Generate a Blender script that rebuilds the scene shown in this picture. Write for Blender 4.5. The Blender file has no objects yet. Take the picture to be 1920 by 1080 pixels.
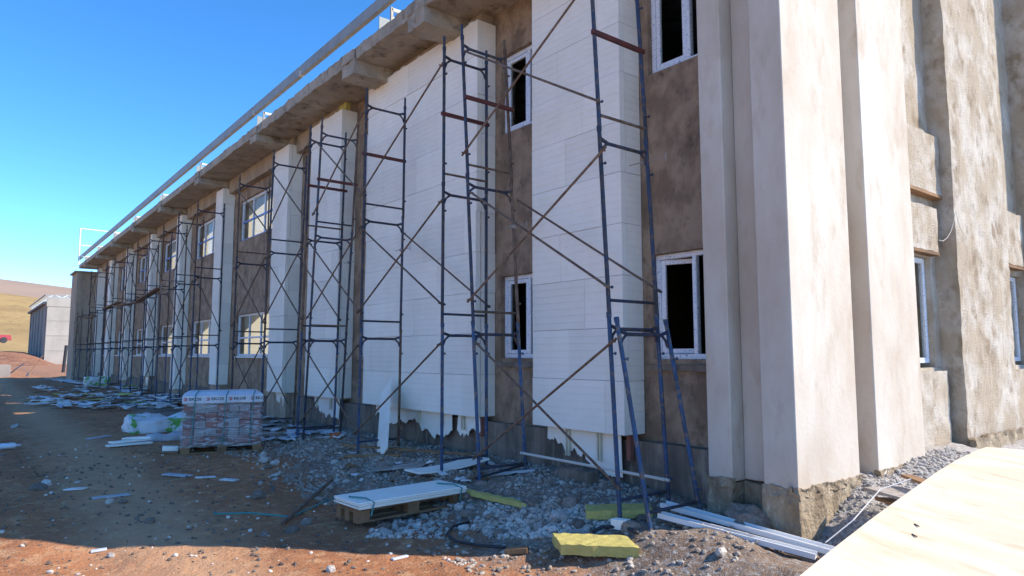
import bpy, bmesh, math, random
import numpy as np
from mathutils import Vector, Matrix, noise as mnoise
R = math.radians
sc = bpy.context.scene
col = sc.collection
rnd = random.Random(7)

# ------------------------------------------------------------------ camera
F_PX, PITCH, AZ = 1283.0, R(5.5), R(38.45)
EYE = Vector((0, 0, 1.58))
_f0 = Vector((math.sin(AZ), math.cos(AZ), 0))
RT = Vector((math.cos(AZ), -math.sin(AZ), 0))
FW = _f0 * math.cos(PITCH) + Vector((0, 0, 1)) * math.sin(PITCH)
UP = -_f0 * math.sin(PITCH) + Vector((0, 0, 1)) * math.cos(PITCH)
cam = bpy.data.cameras.new('camera')
cam.sensor_width = 36.0
cam.lens = 36.0 * F_PX / 1920.0
cam.clip_start, cam.clip_end = 0.05, 9000
cam_o = bpy.data.objects.new('camera', cam)
col.objects.link(cam_o)
cam_o.matrix_world = Matrix.Translation(EYE) @ Matrix((RT, UP, -FW)).transposed().to_4x4()
sc.camera = cam_o

# ------------------------------------------------------------------ light
SUN_EL = R(38)
SUN_DIR = Vector((-0.74 * math.cos(SUN_EL), 0.673 * math.cos(SUN_EL), -math.sin(SUN_EL))).normalized()
world = bpy.data.worlds.new('World')
sc.world = world
world.use_nodes = True
wn = world.node_tree
wn.nodes.clear()
sky = wn.nodes.new('ShaderNodeTexSky')
sky.sky_type = 'NISHITA'
sky.sun_disc = False
sky.sun_elevation = SUN_EL
sky.sun_rotation = math.atan2(0.74, -0.673)
sky.altitude = 1900
sky.air_density = 0.6
sky.dust_density = 0.3
sky.ozone_density = 1.0
bg = wn.nodes.new('ShaderNodeBackground')
bg.inputs['Strength'].default_value = 0.15
wo = wn.nodes.new('ShaderNodeOutputWorld')
hs = wn.nodes.new('ShaderNodeHueSaturation')
hs.inputs['Hue'].default_value = 0.499
hs.inputs['Saturation'].default_value = 1.3
hs.inputs['Value'].default_value = 1.0
wn.links.new(sky.outputs[0], hs.inputs['Color'])
wn.links.new(hs.outputs[0], bg.inputs[0])
wn.links.new(bg.outputs[0], wo.inputs[0])
sun = bpy.data.lights.new('sun', 'SUN')
sun.energy = 2.25
sun.angle = R(0.5)
sun.color = (1.0, 0.885, 0.735)
sun_o = bpy.data.objects.new('sun', sun)
col.objects.link(sun_o)
sun_o.rotation_euler = SUN_DIR.to_track_quat('-Z', 'Y').to_euler()
sc.view_settings.view_transform = 'Standard'
sc.view_settings.look = 'None'
sc.view_settings.exposure = 1.63
sc.view_settings.gamma = 1.0
sc.view_settings.use_curve_mapping = False

# ------------------------------------------------------------------ helpers: pixels measured on the photo -> points on known planes of the site
def ray(px, py):
    return FW + RT * ((px - 960) / F_PX) - UP * ((py - 540) / F_PX)
def onx(px, py, x):
    d = ray(px, py); return EYE + d * (x / d.x)
def ony(px, py, y):
    d = ray(px, py); return EYE + d * (y / d.y)
def onz(px, py, z):
    d = ray(px, py); return EYE + d * ((z - EYE.z) / d.z)
def atd(px, py, depth):
    return EYE + ray(px, py) * depth

_rs = np.random.RandomState(3)
_G = _rs.rand(512, 512)
def vnoise(x, y):
    x = np.asarray(x, float); y = np.asarray(y, float)
    xi = np.floor(x).astype(int); yi = np.floor(y).astype(int)
    fx = x - xi; fy = y - yi
    fx = fx * fx * (3 - 2 * fx); fy = fy * fy * (3 - 2 * fy)
    a = _G[xi % 512, yi % 512]; b = _G[(xi + 1) % 512, yi % 512]
    c = _G[xi % 512, (yi + 1) % 512]; d = _G[(xi + 1) % 512, (yi + 1) % 512]
    return (a * (1 - fx) + b * fx) * (1 - fy) + (c * (1 - fx) + d * fx) * fy - 0.5
def sstep(a, b, x):
    t = np.clip((np.asarray(x, float) - a) / (b - a), 0, 1)
    return t * t * (3 - 2 * t)
def ground_z(x, y):
    x = np.asarray(x, float); y = np.asarray(y, float)
    near = 1 - sstep(45, 90, np.hypot(x, y))
    base = -0.22 + 0.2 * sstep(6.0, 11.0, y)
    t1 = sstep(3.9, 5.0, x + 0.25 * vnoise(y * 0.8, x * 0.3))
    base = base * (1 - t1) + 0.07 * t1
    # the strip by the near end of the building
    t2 = sstep(3.9, 2.9, y) * sstep(4.6, 5.6, x)
    base = base * (1 - t2) + (-0.06) * t2
    heap = sstep(1.7, 3.25, y) * sstep(5.85, 7.0, x) * sstep(4.2, 3.4, y)
    base = base + heap * 0.42
    pile = np.exp(-(((x - 5.1) / 1.0) ** 2 + ((y - 5.6) / 1.2) ** 2)) * 0.05
    base = base + pile
    n = 0.10 * vnoise(x * 0.45 + 3, y * 0.3) + 0.05 * vnoise(x * 1.7, y * 1.1 + 9) + 0.022 * vnoise(x * 6, y * 5) + 0.012 * vnoise(x * 17, y * 16)
    ruts = -0.05 * np.exp(-((x - 1.3 + 0.12 * y * 0.3) / 0.28) ** 2) - 0.05 * np.exp(-((x + 0.4 + 0.12 * y * 0.3) / 0.28) ** 2)
    rough = 1 + 0.9 * sstep(3.4, 4.6, x)
    return base + (n * rough + ruts) * near
def gz(x, y):
    return float(ground_z(x, y))
def gp(px, py):
    z = 0.0
    for _ in range(12):
        p = onz(px, py, z); z = 0.5 * z + 0.5 * gz(p.x, p.y)
    p = onz(px, py, z); p.z = gz(p.x, p.y)
    return p

WL = {}
def wloc(o):
    return WL.get(o.name, Vector((0, 0, 0)))
def tag(o, label=None, cat=None, group=None, kind=None):
    if label: o['label'] = label
    if cat: o['category'] = cat
    if group: o['group'] = group
    if kind: o['kind'] = kind
    return o
def empty(name, loc, label=None, cat=None, group=None, parent=None):
    o = bpy.data.objects.new(name, None)
    o.empty_display_size = 0.2
    col.objects.link(o)
    loc = Vector(loc)
    if parent:
        o.parent = parent; o.location = loc - wloc(parent)
    else:
        o.location = loc
    WL[o.name] = loc
    return tag(o, label, cat, group)
class MB:
    def __init__(s):
        s.v = []; s.f = []; s.smooth = False
    def add(s, vs, fs):
        n = len(s.v); s.v += [tuple(v) for v in vs]; s.f += [tuple(i + n for i in f) for f in fs]; return s
    def box(s, x0, x1, y0, y1, z0, z1):
        return s.add([(x0, y0, z0), (x1, y0, z0), (x1, y1, z0), (x0, y1, z0), (x0, y0, z1), (x1, y0, z1), (x1, y1, z1), (x0, y1, z1)],
                     [(0, 3, 2, 1), (4, 5, 6, 7), (0, 1, 5, 4), (1, 2, 6, 5), (2, 3, 7, 6), (3, 0, 4, 7)])
    def obb(s, c, ax, ay, az):
        c, ax, ay, az = map(Vector, (c, ax, ay, az))
        vs = [c + ax * i + ay * j + az * k for k in (-1, 1) for (i, j) in ((-1, -1), (1, -1), (1, 1), (-1, 1))]
        return s.add(vs, [(0, 3, 2, 1), (4, 5, 6, 7), (0, 1, 5, 4), (1, 2, 6, 5), (2, 3, 7, 6), (3, 0, 4, 7)])
    def bar(s, p, q, w, h, upv=(0, 0, 1)):
        p, q = Vector(p), Vector(q); d = q - p; L = d.length; d.normalize()
        side = d.cross(Vector(upv))
        if side.length < 1e-4: side = d.cross(Vector((1, 0, 0)))
        side.normalize(); u = side.cross(d)
        return s.obb((p + q) / 2, d * L / 2, side * w / 2, u * h / 2)
    def tube(s, p, q, r, n=8, cap=True):
        return s.path([p, q], r, n, cap)
    def path(s, pts, r, n=8, cap=True):
        pts = [Vector(p) for p in pts]; rings = []
        ref = None
        for i, p in enumerate(pts):
            d = (pts[min(i + 1, len(pts) - 1)] - pts[max(i - 1, 0)]).normalized()
            if ref is None:
                ref = Vector((0, 0, 1)) if abs(d.z) < 0.9 else Vector((1, 0, 0))
            a = (ref - d * ref.dot(d)).normalized(); b = d.cross(a); ref = a
            rr = r[i] if isinstance(r, (list, tuple)) else r
            rings.append([p + a * (rr * math.cos(2 * math.pi * k / n)) + b * (rr * math.sin(2 * math.pi * k / n)) for k in range(n)])
        vs = [v for rg in rings for v in rg]; fs = []
        for i in range(len(rings) - 1):
            for k in range(n):
                fs.append((i * n + k, i * n + (k + 1) % n, (i + 1) * n + (k + 1) % n, (i + 1) * n + k))
        if cap:
            fs.append(tuple(range(n - 1, -1, -1))); fs.append(tuple((len(rings) - 1) * n + k for k in range(n)))
        return s.add(vs, fs)
    def build(s, name, mat, parent=None, bevel=0, smooth=False, origin=None):
        off = wloc(parent) if parent else (Vector(origin) if origin is not None else Vector((0, 0, 0)))
        me = bpy.data.meshes.new(name)
        me.from_pydata([(v[0] - off.x, v[1] - off.y, v[2] - off.z) for v in s.v], [], s.f)
        if bevel:
            bm = bmesh.new(); bm.from_mesh(me)
            bmesh.ops.bevel(bm, geom=list(bm.edges), offset=bevel, segments=1, affect='EDGES', clamp_overlap=True)
            bm.to_mesh(me); bm.free()
        if smooth:
            for p in me.polygons: p.use_smooth = True
        me.materials.append(mat)
        o = bpy.data.objects.new(name, me); col.objects.link(o)
        if parent:
            o.parent = parent
        elif origin is not None:
            o.location = off
        WL[o.name] = off
        return o
def copy_child(o, parent, loc=None):
    c = o.copy(); col.objects.link(c); c.parent = parent
    if loc is not None: c.location = loc
    return c
def rough_box(x0, x1, y0, y1, z0, z1, step=0.06, amp=0.012, freq=5.0, seed=0, keep=()):
    """a box with subdivided, uneven faces (vertices shared so corners stay closed)"""
    nx, ny, nz = [max(1, min(90, int(round((b - a) / step)))) for a, b in ((x0, x1), (y0, y1), (z0, z1))]
    idx = {}; vs = []
    def vid(i, j, k):
        if (i, j, k) not in idx:
            p = Vector((x0 + (x1 - x0) * i / nx, y0 + (y1 - y0) * j / ny, z0 + (z1 - z0) * k / nz))
            q = p * freq + Vector((seed, seed * 1.7, seed * 0.3))
            d = mnoise.noise_vector(q) * amp + mnoise.noise_vector(q * 3.1) * amp * 0.5
            p = p + d
            idx[(i, j, k)] = len(vs); vs.append(p)
        return idx[(i, j, k)]
    fs = []
    for i in range(nx):
        for j in range(ny):
            fs.append((vid(i, j, 0), vid(i, j + 1, 0), vid(i + 1, j + 1, 0), vid(i + 1, j, 0)))
            fs.append((vid(i, j, nz), vid(i + 1, j, nz), vid(i + 1, j + 1, nz), vid(i, j + 1, nz)))
    for i in range(nx):
        for k in range(nz):
            fs.append((vid(i, 0, k), vid(i + 1, 0, k), vid(i + 1, 0, k + 1), vid(i, 0, k + 1)))
            fs.append((vid(i, ny, k), vid(i, ny, k + 1), vid(i + 1, ny, k + 1), vid(i + 1, ny, k)))
    for j in range(ny):
        for k in range(nz):
            fs.append((vid(0, j, k), vid(0, j, k + 1), vid(0, j + 1, k + 1), vid(0, j + 1, k)))
            fs.append((vid(nx, j, k), vid(nx, j + 1, k), vid(nx, j + 1, k + 1), vid(nx, j, k + 1)))
    return MB().add(vs, fs)

# ------------------------------------------------------------------ materials
def mat(name, c1, c2=None, c3=None, scale=3.0, fine=30.0, rough=0.85, bump=0.3, bump_scale=40.0, bump_dist=0.01, streak=1.0, metal=0.0, spec=0.3, detail=6.0, lo=0.42, hi=0.62, c3lo=0.58, c3hi=0.7, rand=0.0, bump2=0.0, grain=None):
    m = bpy.data.materials.new(name); m.use_nodes = True
    nt = m.node_tree; N = nt.nodes; L = nt.links
    b = N['Principled BSDF']
    b.inputs['Roughness'].default_value = rough
    b.inputs['Metallic'].default_value = metal
    b.inputs['Specular IOR Level'].default_value = spec
    tc = N.new('ShaderNodeTexCoord'); mp = N.new('ShaderNodeMapping')
    mp.inputs['Scale'].default_value = (1, 1, 1.0 / streak)
    if grain:
        mp.inputs['Scale'].default_value = (grain[0], grain[1], 1); mp.inputs['Rotation'].default_value = (0, 0, grain[2])
    L.new(tc.outputs['Object'], mp.inputs[0])
    def nz(s, d=detail, src=mp, w=0.0):
        n = N.new('ShaderNodeTexNoise'); n.inputs['Scale'].default_value = s; n.inputs['Detail'].default_value = d; n.inputs['Roughness'].default_value = 0.62
        L.new(src.outputs[0], n.inputs['Vector']); return n
    def ramp(src, a, bb):
        r = N.new('ShaderNodeMapRange'); r.inputs['From Min'].default_value = a; r.inputs['From Max'].default_value = bb
        L.new(src, r.inputs['Value']); return r.outputs[0]
    def mix(fac, A, B):
        x = N.new('ShaderNodeMix'); x.data_type = 'RGBA'
        if isinstance(fac, float): x.inputs[0].default_value = fac
        else: L.new(fac, x.inputs[0])
        for sock, val in ((x.inputs[6], A), (x.inputs[7], B)):
            if isinstance(val, tuple): sock.default_value = (*val, 1)
            else: L.new(val, sock)
        return x.outputs[2]
    cur = c1
    if c2: cur = mix(ramp(nz(scale).outputs[0], lo, hi), c1, c2)
    if c3:
        m2 = N.new('ShaderNodeMapping'); m2.inputs['Location'].default_value = (5.3, 2.1, 7.7); m2.inputs['Scale'].default_value = (1, 1, 1.0 / streak)
        if grain: m2.inputs['Scale'].default_value = (grain[0], grain[1], 1); m2.inputs['Rotation'].default_value = (0, 0, grain[2])
        L.new(tc.outputs['Object'], m2.inputs[0])
        cur = mix(ramp(nz(fine, 8.0, m2).outputs[0], c3lo, c3hi), cur, c3)
    if rand:
        oi = N.new('ShaderNodeObjectInfo'); hv = N.new('ShaderNodeHueSaturation')
        rr = N.new('ShaderNodeMapRange'); rr.inputs['To Min'].default_value = 1 - rand; rr.inputs['To Max'].default_value = 1 + rand * 0.6
        L.new(oi.outputs['Random'], rr.inputs['Value']); L.new(rr.outputs[0], hv.inputs['Value'])
        if isinstance(cur, tuple): hv.inputs['Color'].default_value = (*cur, 1)
        else: L.new(cur, hv.inputs['Color'])
        cur = hv.outputs[0]
    if isinstance(cur, tuple): b.inputs['Base Color'].default_value = (*cur, 1)
    else: L.new(cur, b.inputs['Base Color'])
    if bump:
        m3 = N.new('ShaderNodeMapping'); L.new(tc.outputs['Object'], m3.inputs[0])
        n = nz(bump_scale, 8.0, m3); bp = N.new('ShaderNodeBump'); bp.inputs['Strength'].default_value = bump; bp.inputs['Distance'].default_value = bump_dist
        hgt = n.outputs[0]
        if bump2:
            n2 = nz(bump2, 3.0, m3); ma = N.new('ShaderNodeMath'); ma.operation = 'MULTIPLY_ADD'; ma.inputs[1].default_value = 0.45
            L.new(n2.outputs[0], ma.inputs[0]); L.new(n.outputs[0], ma.inputs[2]); hgt = ma.outputs[0]
        L.new(hgt, bp.inputs['Height']); L.new(bp.outputs[0], b.inputs['Normal'])
    return m

M = {}
M['foam'] = mat('white_foam', (0.92, 0.865, 0.765), (0.88, 0.82, 0.715), (0.72, 0.65, 0.55), scale=2.0, fine=1.3, rough=0.9, bump=0.15, bump_scale=120, bump_dist=0.003, spec=0.2, rand=0.07, c3lo=.62, c3hi=.95)
M['foam_old'] = mat('weathered_foam', (0.74, 0.74, 0.73), (0.60, 0.58, 0.54), (0.35, 0.3, 0.25), scale=6, fine=14, c3lo=.64, c3hi=.8, rough=0.8, bump=0.2, rand=0.1)
M['cream_trim'] = mat('cream_trim', (0.72, 0.66, 0.5), (0.6, 0.55, 0.42), scale=8, bump=0)
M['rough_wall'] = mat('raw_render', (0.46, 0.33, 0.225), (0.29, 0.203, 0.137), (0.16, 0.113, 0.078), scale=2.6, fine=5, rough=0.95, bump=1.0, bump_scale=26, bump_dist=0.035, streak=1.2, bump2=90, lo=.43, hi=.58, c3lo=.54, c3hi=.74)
M['plinth'] = mat('plinth_concrete', (0.25, 0.20, 0.155), (0.13, 0.105, 0.083), (0.37, 0.31, 0.24), scale=3, fine=7, streak=5.0, rough=0.95, bump=0.8, bump_scale=18, bump_dist=0.03, c3lo=.56, c3hi=.72)
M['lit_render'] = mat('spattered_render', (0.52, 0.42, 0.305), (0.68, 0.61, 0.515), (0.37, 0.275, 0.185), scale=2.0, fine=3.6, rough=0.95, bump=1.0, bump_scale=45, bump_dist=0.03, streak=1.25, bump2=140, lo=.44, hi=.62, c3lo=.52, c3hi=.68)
M['cream_render'] = mat('smooth_cream_render', (0.53, 0.44, 0.345), (0.65, 0.595, 0.51), (0.42, 0.32, 0.225), scale=1.0, fine=3.1, rough=0.9, bump=0.5, bump_scale=22, bump_dist=0.008, streak=2.2, c3lo=.53, c3hi=.80, lo=.38, hi=.62, bump2=150)
M['base_render'] = mat('stained_base_render', (0.42, 0.335, 0.23), (0.25, 0.19, 0.125), (0.58, 0.50, 0.38), scale=4, fine=10, streak=2.5, rough=0.95, bump=1.0, bump_scale=18, bump_dist=0.04)
M['slab'] = mat('board_marked_concrete', (0.50, 0.425, 0.33), (0.37, 0.31, 0.24), (0.15, 0.115, 0.08), scale=2.4, fine=3.4, rough=0.9, bump=0.9, bump_scale=26, bump_dist=0.03, c3lo=.56, c3hi=.72, bump2=110)
M['beam'] = mat('bare_concrete', (0.43, 0.34, 0.25), (0.33, 0.255, 0.185), (0.18, 0.135, 0.095), scale=2.0, fine=5, streak=3, rough=0.9, bump=0.4, bump_scale=25, bump_dist=0.01)
M['inner'] = mat('inner_plaster', (0.62, 0.58, 0.49), (0.57, 0.53, 0.45), scale=1.0, bump=0)
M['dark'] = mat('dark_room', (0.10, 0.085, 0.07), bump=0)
M['pvc'] = mat('filmed_window_profile', (0.80, 0.82, 0.85), (0.72, 0.76, 0.83), (0.10, 0.16, 0.34), scale=7, fine=52, rough=0.35, bump=0, c3lo=.60, c3hi=.62, spec=0.5)
M['pvc_blue'] = mat('blue_filmed_profile', (0.10, 0.22, 0.62), (0.16, 0.30, 0.72), scale=6, rough=0.4, bump=0, spec=0.5)
M['blue'] = mat('worn_blue_paint', (0.026, 0.042, 0.085), (0.028, 0.03, 0.036), (0.10, 0.07, 0.055), scale=2.5, fine=14, rough=0.55, bump=0.2, bump_scale=80, bump_dist=0.002, c3lo=.50, c3hi=.60, spec=0.4, rand=.25)
M['blue2'] = mat('bright_blue_paint', (0.022, 0.08, 0.19), (0.028, 0.05, 0.10), (0.17, 0.13, 0.10), scale=3, fine=16, rough=0.5, bump=0.2, bump_scale=80, bump_dist=0.002, c3lo=.52, c3hi=.60, spec=0.4, rand=.2)
M['rust'] = mat('rusted_tube', (0.12, 0.075, 0.05), (0.20, 0.14, 0.10), (0.06, 0.05, 0.055), scale=9, fine=22, rough=0.75, bump=0.3, bump_scale=90, bump_dist=0.002, rand=0.25)
M['red'] = mat('red_oxide_steel', (0.13, 0.032, 0.024), (0.08, 0.028, 0.022), scale=8, rough=0.6, bump=0.1)
M['galv'] = mat('galvanised_steel', (0.33, 0.31, 0.27), (0.26, 0.245, 0.21), scale=3, rough=0.5, metal=0.2, bump=0)
M['greywhite'] = mat('pale_steel', (0.72, 0.75, 0.74), rough=0.5, bump=0)
M['wood'] = mat('site_timber', (0.30, 0.17, 0.085), (0.22, 0.125, 0.065), (0.12, 0.08, 0.05), scale=5, fine=12, rough=0.85, bump=0.3, bump_scale=60, rand=0.3)
M['oldwood'] = mat('grey_formwork_board', (0.42, 0.38, 0.34), (0.30, 0.25, 0.21), (0.12, 0.08, 0.06), scale=4, fine=10, rough=0.9, bump=0.4)
M['ply'] = mat('pale_plywood', (0.76, 0.61, 0.42), (0.82, 0.70, 0.52), (0.62, 0.43, 0.25), scale=1.6, fine=3, rough=0.6, bump=0.25, bump_scale=26, bump_dist=.003, c3lo=.54, c3hi=.78, grain=(3.5, 1, R(-28)))
M['wool'] = mat('yellow_mineral_wool', (0.56, 0.485, 0.165), (0.48, 0.42, 0.14), (0.38, 0.33, 0.11), scale=12, fine=60, rough=1.0, bump=0.8, bump_scale=70, bump_dist=0.012, spec=0.1)
M['stone_w'] = mat('pale_stone', (0.62, 0.58, 0.52), (0.40, 0.35, 0.30), (0.25, 0.2, 0.16), scale=4, fine=9, rough=0.95, bump=0.5, bump_scale=30, rand=0.35)
M['stone_b'] = mat('brown_stone', (0.22, 0.16, 0.12), (0.30, 0.26, 0.22), scale=6, rough=0.95, bump=0.5, bump_scale=30, rand=0.4)
M['stone_g'] = mat('grey_gravel', (0.30, 0.24, 0.185), (0.50, 0.455, 0.395), (0.21, 0.135, 0.09), scale=3.9, fine=5.1, rough=0.95, bump=0.4)
M['heap'] = mat('crumbled_render', (0.46, 0.43, 0.39), (0.34, 0.31, 0.275), (0.22, 0.18, 0.15), scale=3, fine=6, rough=0.95, bump=0.4)
M['brick'] = mat('red_concrete_paver', (0.33, 0.135, 0.10), (0.26, 0.11, 0.085), scale=7, bump=0.3, rand=0.25)
M['brick_g'] = mat('grey_concrete_paver', (0.36, 0.32, 0.30), (0.30, 0.27, 0.26), scale=7, bump=0.3, rand=0.2)
M['black'] = mat('black_rubber', (0.035, 0.037, 0.043), rough=0.5, bump=0)
M['ink'] = mat('dark_ink', (0.02, 0.02, 0.025), rough=0.6, bump=0)
M['redink'] = mat('red_ink', (0.45, 0.03, 0.025), rough=0.6, bump=0)
M['wrapwhite'] = mat('printed_wrap_band', (0.62, 0.64, 0.68), (0.52, 0.55, 0.6), scale=9, rough=0.35, bump=0.2, bump_scale=20)
M['teal'] = mat('teal_strap', (0.07, 0.25, 0.24), rough=0.5, bump=0)
M['bag'] = mat('printed_bag_film', (0.66, 0.70, 0.72), (0.72, 0.75, 0.78), (0.16, 0.42, 0.10), scale=3, fine=2.6, rough=0.4, bump=0.4, bump_scale=12, bump_dist=0.02, c3lo=.575, c3hi=.60)
M['scrap_y'] = mat('yellow_scrap', (0.55, 0.5, 0.16), (0.45, 0.42, 0.14), scale=9, bump=0.3)
M['scrap_b'] = mat('bluish_film_scrap', (0.5, 0.56, 0.64), (0.62, 0.66, 0.7), scale=5, rough=0.5, bump=0.4, bump_scale=12, rand=0.3)
M['orange'] = mat('orange_scrap', (0.5, 0.16, 0.07), bump=0)
M['carred'] = mat('red_car_paint', (0.36, 0.03, 0.035), rough=0.35, bump=0, spec=0.5)
M['white'] = mat('white_paint', (0.78, 0.78, 0.76), rough=0.6, bump=0)
M['wire'] = mat('pale_wire', (0.6, 0.56, 0.5), rough=0.6, bump=0)
M['far_light'] = mat('far_plaster', (0.43, 0.40, 0.35), (0.36, 0.335, 0.29), scale=0.35, rough=0.9, bump=0)
M['far_conc'] = mat('far_concrete', (0.34, 0.32, 0.29), (0.28, 0.26, 0.24), scale=0.5, rough=0.9, bump=0)
M['truss'] = mat('roof_truss_steel', (0.33, 0.37, 0.37), rough=0.6, bump=0)
M['brush'] = mat('dry_brush', (0.25, 0.2, 0.1), bump=0)

def glass_mat():
    m = bpy.data.materials.new('window_glass'); m.use_nodes = True
    nt = m.node_tree; N = nt.nodes; L = nt.links; N.clear()
    o = N.new('ShaderNodeOutputMaterial'); mx = N.new('ShaderNodeMixShader'); t = N.new('ShaderNodeBsdfTransparent'); g = N.new('ShaderNodeBsdfGlossy'); fr = N.new('ShaderNodeLayerWeight'); pw = N.new('ShaderNodeMath'); pw.operation = 'POWER'; pw.inputs[1].default_value = 5.0; ml = N.new('ShaderNodeMath'); ml.operation = 'MULTIPLY'; ml.inputs[1].default_value = 0.35
    t.inputs[0].default_value = (0.9, 0.92, 0.91, 1); g.inputs['Roughness'].default_value = 0.02; L.new(fr.outputs['Facing'], pw.inputs[0]); L.new(pw.outputs[0], ml.inputs[0])
    L.new(ml.outputs[0], mx.inputs[0]); L.new(t.outputs[0], mx.inputs[1]); L.new(g.outputs[0], mx.inputs[2]); L.new(mx.outputs[0], o.inputs[0])
    return m
M['glass'] = glass_mat()
def wrap_mat():
    m = bpy.data.materials.new('stretch_film'); m.use_nodes = True
    nt = m.node_tree; N = nt.nodes; L = nt.links; N.clear()
    o = N.new('ShaderNodeOutputMaterial'); mx = N.new('ShaderNodeMixShader'); t = N.new('ShaderNodeBsdfTransparent'); b = N.new('ShaderNodeBsdfPrincipled')
    b.inputs['Base Color'].default_value = (0.6, 0.62, 0.64, 1); b.inputs['Roughness'].default_value = 0.25
    tc = N.new('ShaderNodeTexCoord'); mp = N.new('ShaderNodeMapping'); mp.inputs['Scale'].default_value = (1.6, 1.6, 9)
    n = N.new('ShaderNodeTexNoise'); n.inputs['Scale'].default_value = 3.0; n.inputs['Detail'].default_value = 7; n.inputs['Distortion'].default_value = 1.2
    r = N.new('ShaderNodeMapRange'); r.inputs['From Min'].default_value = 0.44; r.inputs['From Max'].default_value = 0.66; r.inputs['To Min'].default_value = 0.06; r.inputs['To Max'].default_value = 0.7
    bp = N.new('ShaderNodeBump'); bp.inputs['Strength'].default_value = 0.8; bp.inputs['Distance'].default_value = 0.02
    L.new(tc.outputs['Object'], mp.inputs[0]); L.new(mp.outputs[0], n.inputs['Vector']); L.new(n.outputs[0], r.inputs['Value']); L.new(r.outputs[0], mx.inputs[0])
    L.new(n.outputs[0], bp.inputs['Height']); L.new(bp.outputs[0], b.inputs['Normal'])
    L.new(t.outputs[0], mx.inputs[1]); L.new(b.outputs[0], mx.inputs[2]); L.new(mx.outputs[0], o.inputs[0])
    return m
M['film'] = wrap_mat()

def ground_mat():
    m = bpy.data.materials.new('site_soil'); m.use_nodes = True
    nt = m.node_tree; N = nt.nodes; L = nt.links; b = N['Principled BSDF']
    b.inputs['Roughness'].default_value = 0.97; b.inputs['Specular IOR Level'].default_value = 0.15
    tc = N.new('ShaderNodeTexCoord')
    def nz(s, d=8, ro=0.6):
        n = N.new('ShaderNodeTexNoise'); n.inputs['Scale'].default_value = s; n.inputs['Detail'].default_value = d; n.inputs['Roughness'].default_value = ro
        L.new(tc.outputs['Object'], n.inputs['Vector']); return n.outputs[0]
    def mr(src, a, bb, c=0.0, d=1.0):
        r = N.new('ShaderNodeMapRange'); r.inputs[1].default_value = a; r.inputs[2].default_value = bb; r.inputs[3].default_value = c; r.inputs[4].default_value = d
        L.new(src, r.inputs[0]); return r.outputs[0]
    def mix(fac, A, B):
        x = N.new('ShaderNodeMix'); x.data_type = 'RGBA'; L.new(fac, x.inputs[0])
        for s, v in ((x.inputs[6], A), (x.inputs[7], B)):
            if isinstance(v, tuple): s.default_value = (*v, 1)
            else: L.new(v, s)
        return x.outputs[2]
    def math_(op, a, bb):
        x = N.new('ShaderNodeMath'); x.operation = op
        for s, v in ((x.inputs[0], a), (x.inputs[1], bb)):
            if isinstance(v, (int, float)): s.default_value = v
            else: L.new(v, s)
        return x.outputs[0]
    red = mix(mr(nz(0.5), .4, .62), (0.45, 0.195, 0.09), (0.32, 0.14, 0.068))
    red = mix(mr(nz(7), .5, .68), red, (0.54, 0.31, 0.165))
    red = mix(mr(nz(40, 4), .58, .68), red, (0.11, 0.062, 0.042))
    red = mix(mr(nz(75, 3), .66, .70), red, (0.52, 0.44, 0.36))
    grey = mix(mr(nz(2.0), .4, .6), (0.29, 0.215, 0.155), (0.20, 0.14, 0.10))
    grey = mix(mr(nz(18), .5, .66), grey, (0.36, 0.34, 0.32))
    grey = mix(mr(nz(60, 3), .62, .68), grey, (0.52, 0.51, 0.5))
    sx = N.new('ShaderNodeSeparateXYZ'); L.new(tc.outputs['Object'], sx.inputs[0])
    wob = math_('MULTIPLY', math_('SUBTRACT', nz(1.1), 0.5), 2.6)
    gx = mr(math_('ADD', sx.outputs[0], wob), 3.55, 4.25)
    lim = mr(sx.outputs[1], 26, 34, 1.0, 0.25)
    fac = math_('MULTIPLY', gx, lim)
    near = math_('MULTIPLY', mr(math_('ADD', sx.outputs[1], wob), 3.3, 2.6), mr(math_('ADD', sx.outputs[0], wob), 3.2, 4.2))
    fac = math_('MAXIMUM', fac, near)
    near_c = mix(fac, red, grey)
    sunlit_dust = math_('MAXIMUM', mr(math_('ADD', sx.outputs[0], wob), 0.2, -1.6), mr(math_('ADD', sx.outputs[1], math_('MULTIPLY', sx.outputs[0], .4)), 5.6, 3.4, 0.0, 0.85))  # dusty soil painted paler where the sun falls, to lift warm bounce
    red = mix(sunlit_dust, red, mix(mr(nz(9), .42, .62), (0.52, 0.345, 0.21), (0.41, 0.255, 0.155)))
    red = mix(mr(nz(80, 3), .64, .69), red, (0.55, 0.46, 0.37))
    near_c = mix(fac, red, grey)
    # pale dust along the wheel track
    tr = math_('MULTIPLY', mr(math_('ABSOLUTE', math_('ADD', math_('SUBTRACT', sx.outputs[0], 1.6), math_('MULTIPLY', wob, 0.35)), 0), 0.8, 0.15), 0.62)
    near_c = mix(tr, near_c, (0.60, 0.37, 0.215))
    hp = math_('MULTIPLY', mr(math_('ADD', sx.outputs[0], math_('MULTIPLY', wob, .3)), 5.7, 6.2), mr(sx.outputs[1], 3.9, 3.5))
    near_c = mix(hp, near_c, mix(mr(nz(22), .4, .6), (0.50, 0.47, 0.43), (0.34, 0.31, 0.28)))
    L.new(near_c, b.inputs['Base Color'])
    bp = N.new('ShaderNodeBump'); bp.inputs['Strength'].default_value = 0.9; bp.inputs['Distance'].default_value = 0.03
    h = math_('ADD', nz(14), math_('MULTIPLY', nz(55, 5), 0.5))
    L.new(h, bp.inputs['Height']); L.new(bp.outputs[0], b.inputs['Normal'])
    return m
M['ground'] = ground_mat()

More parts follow.
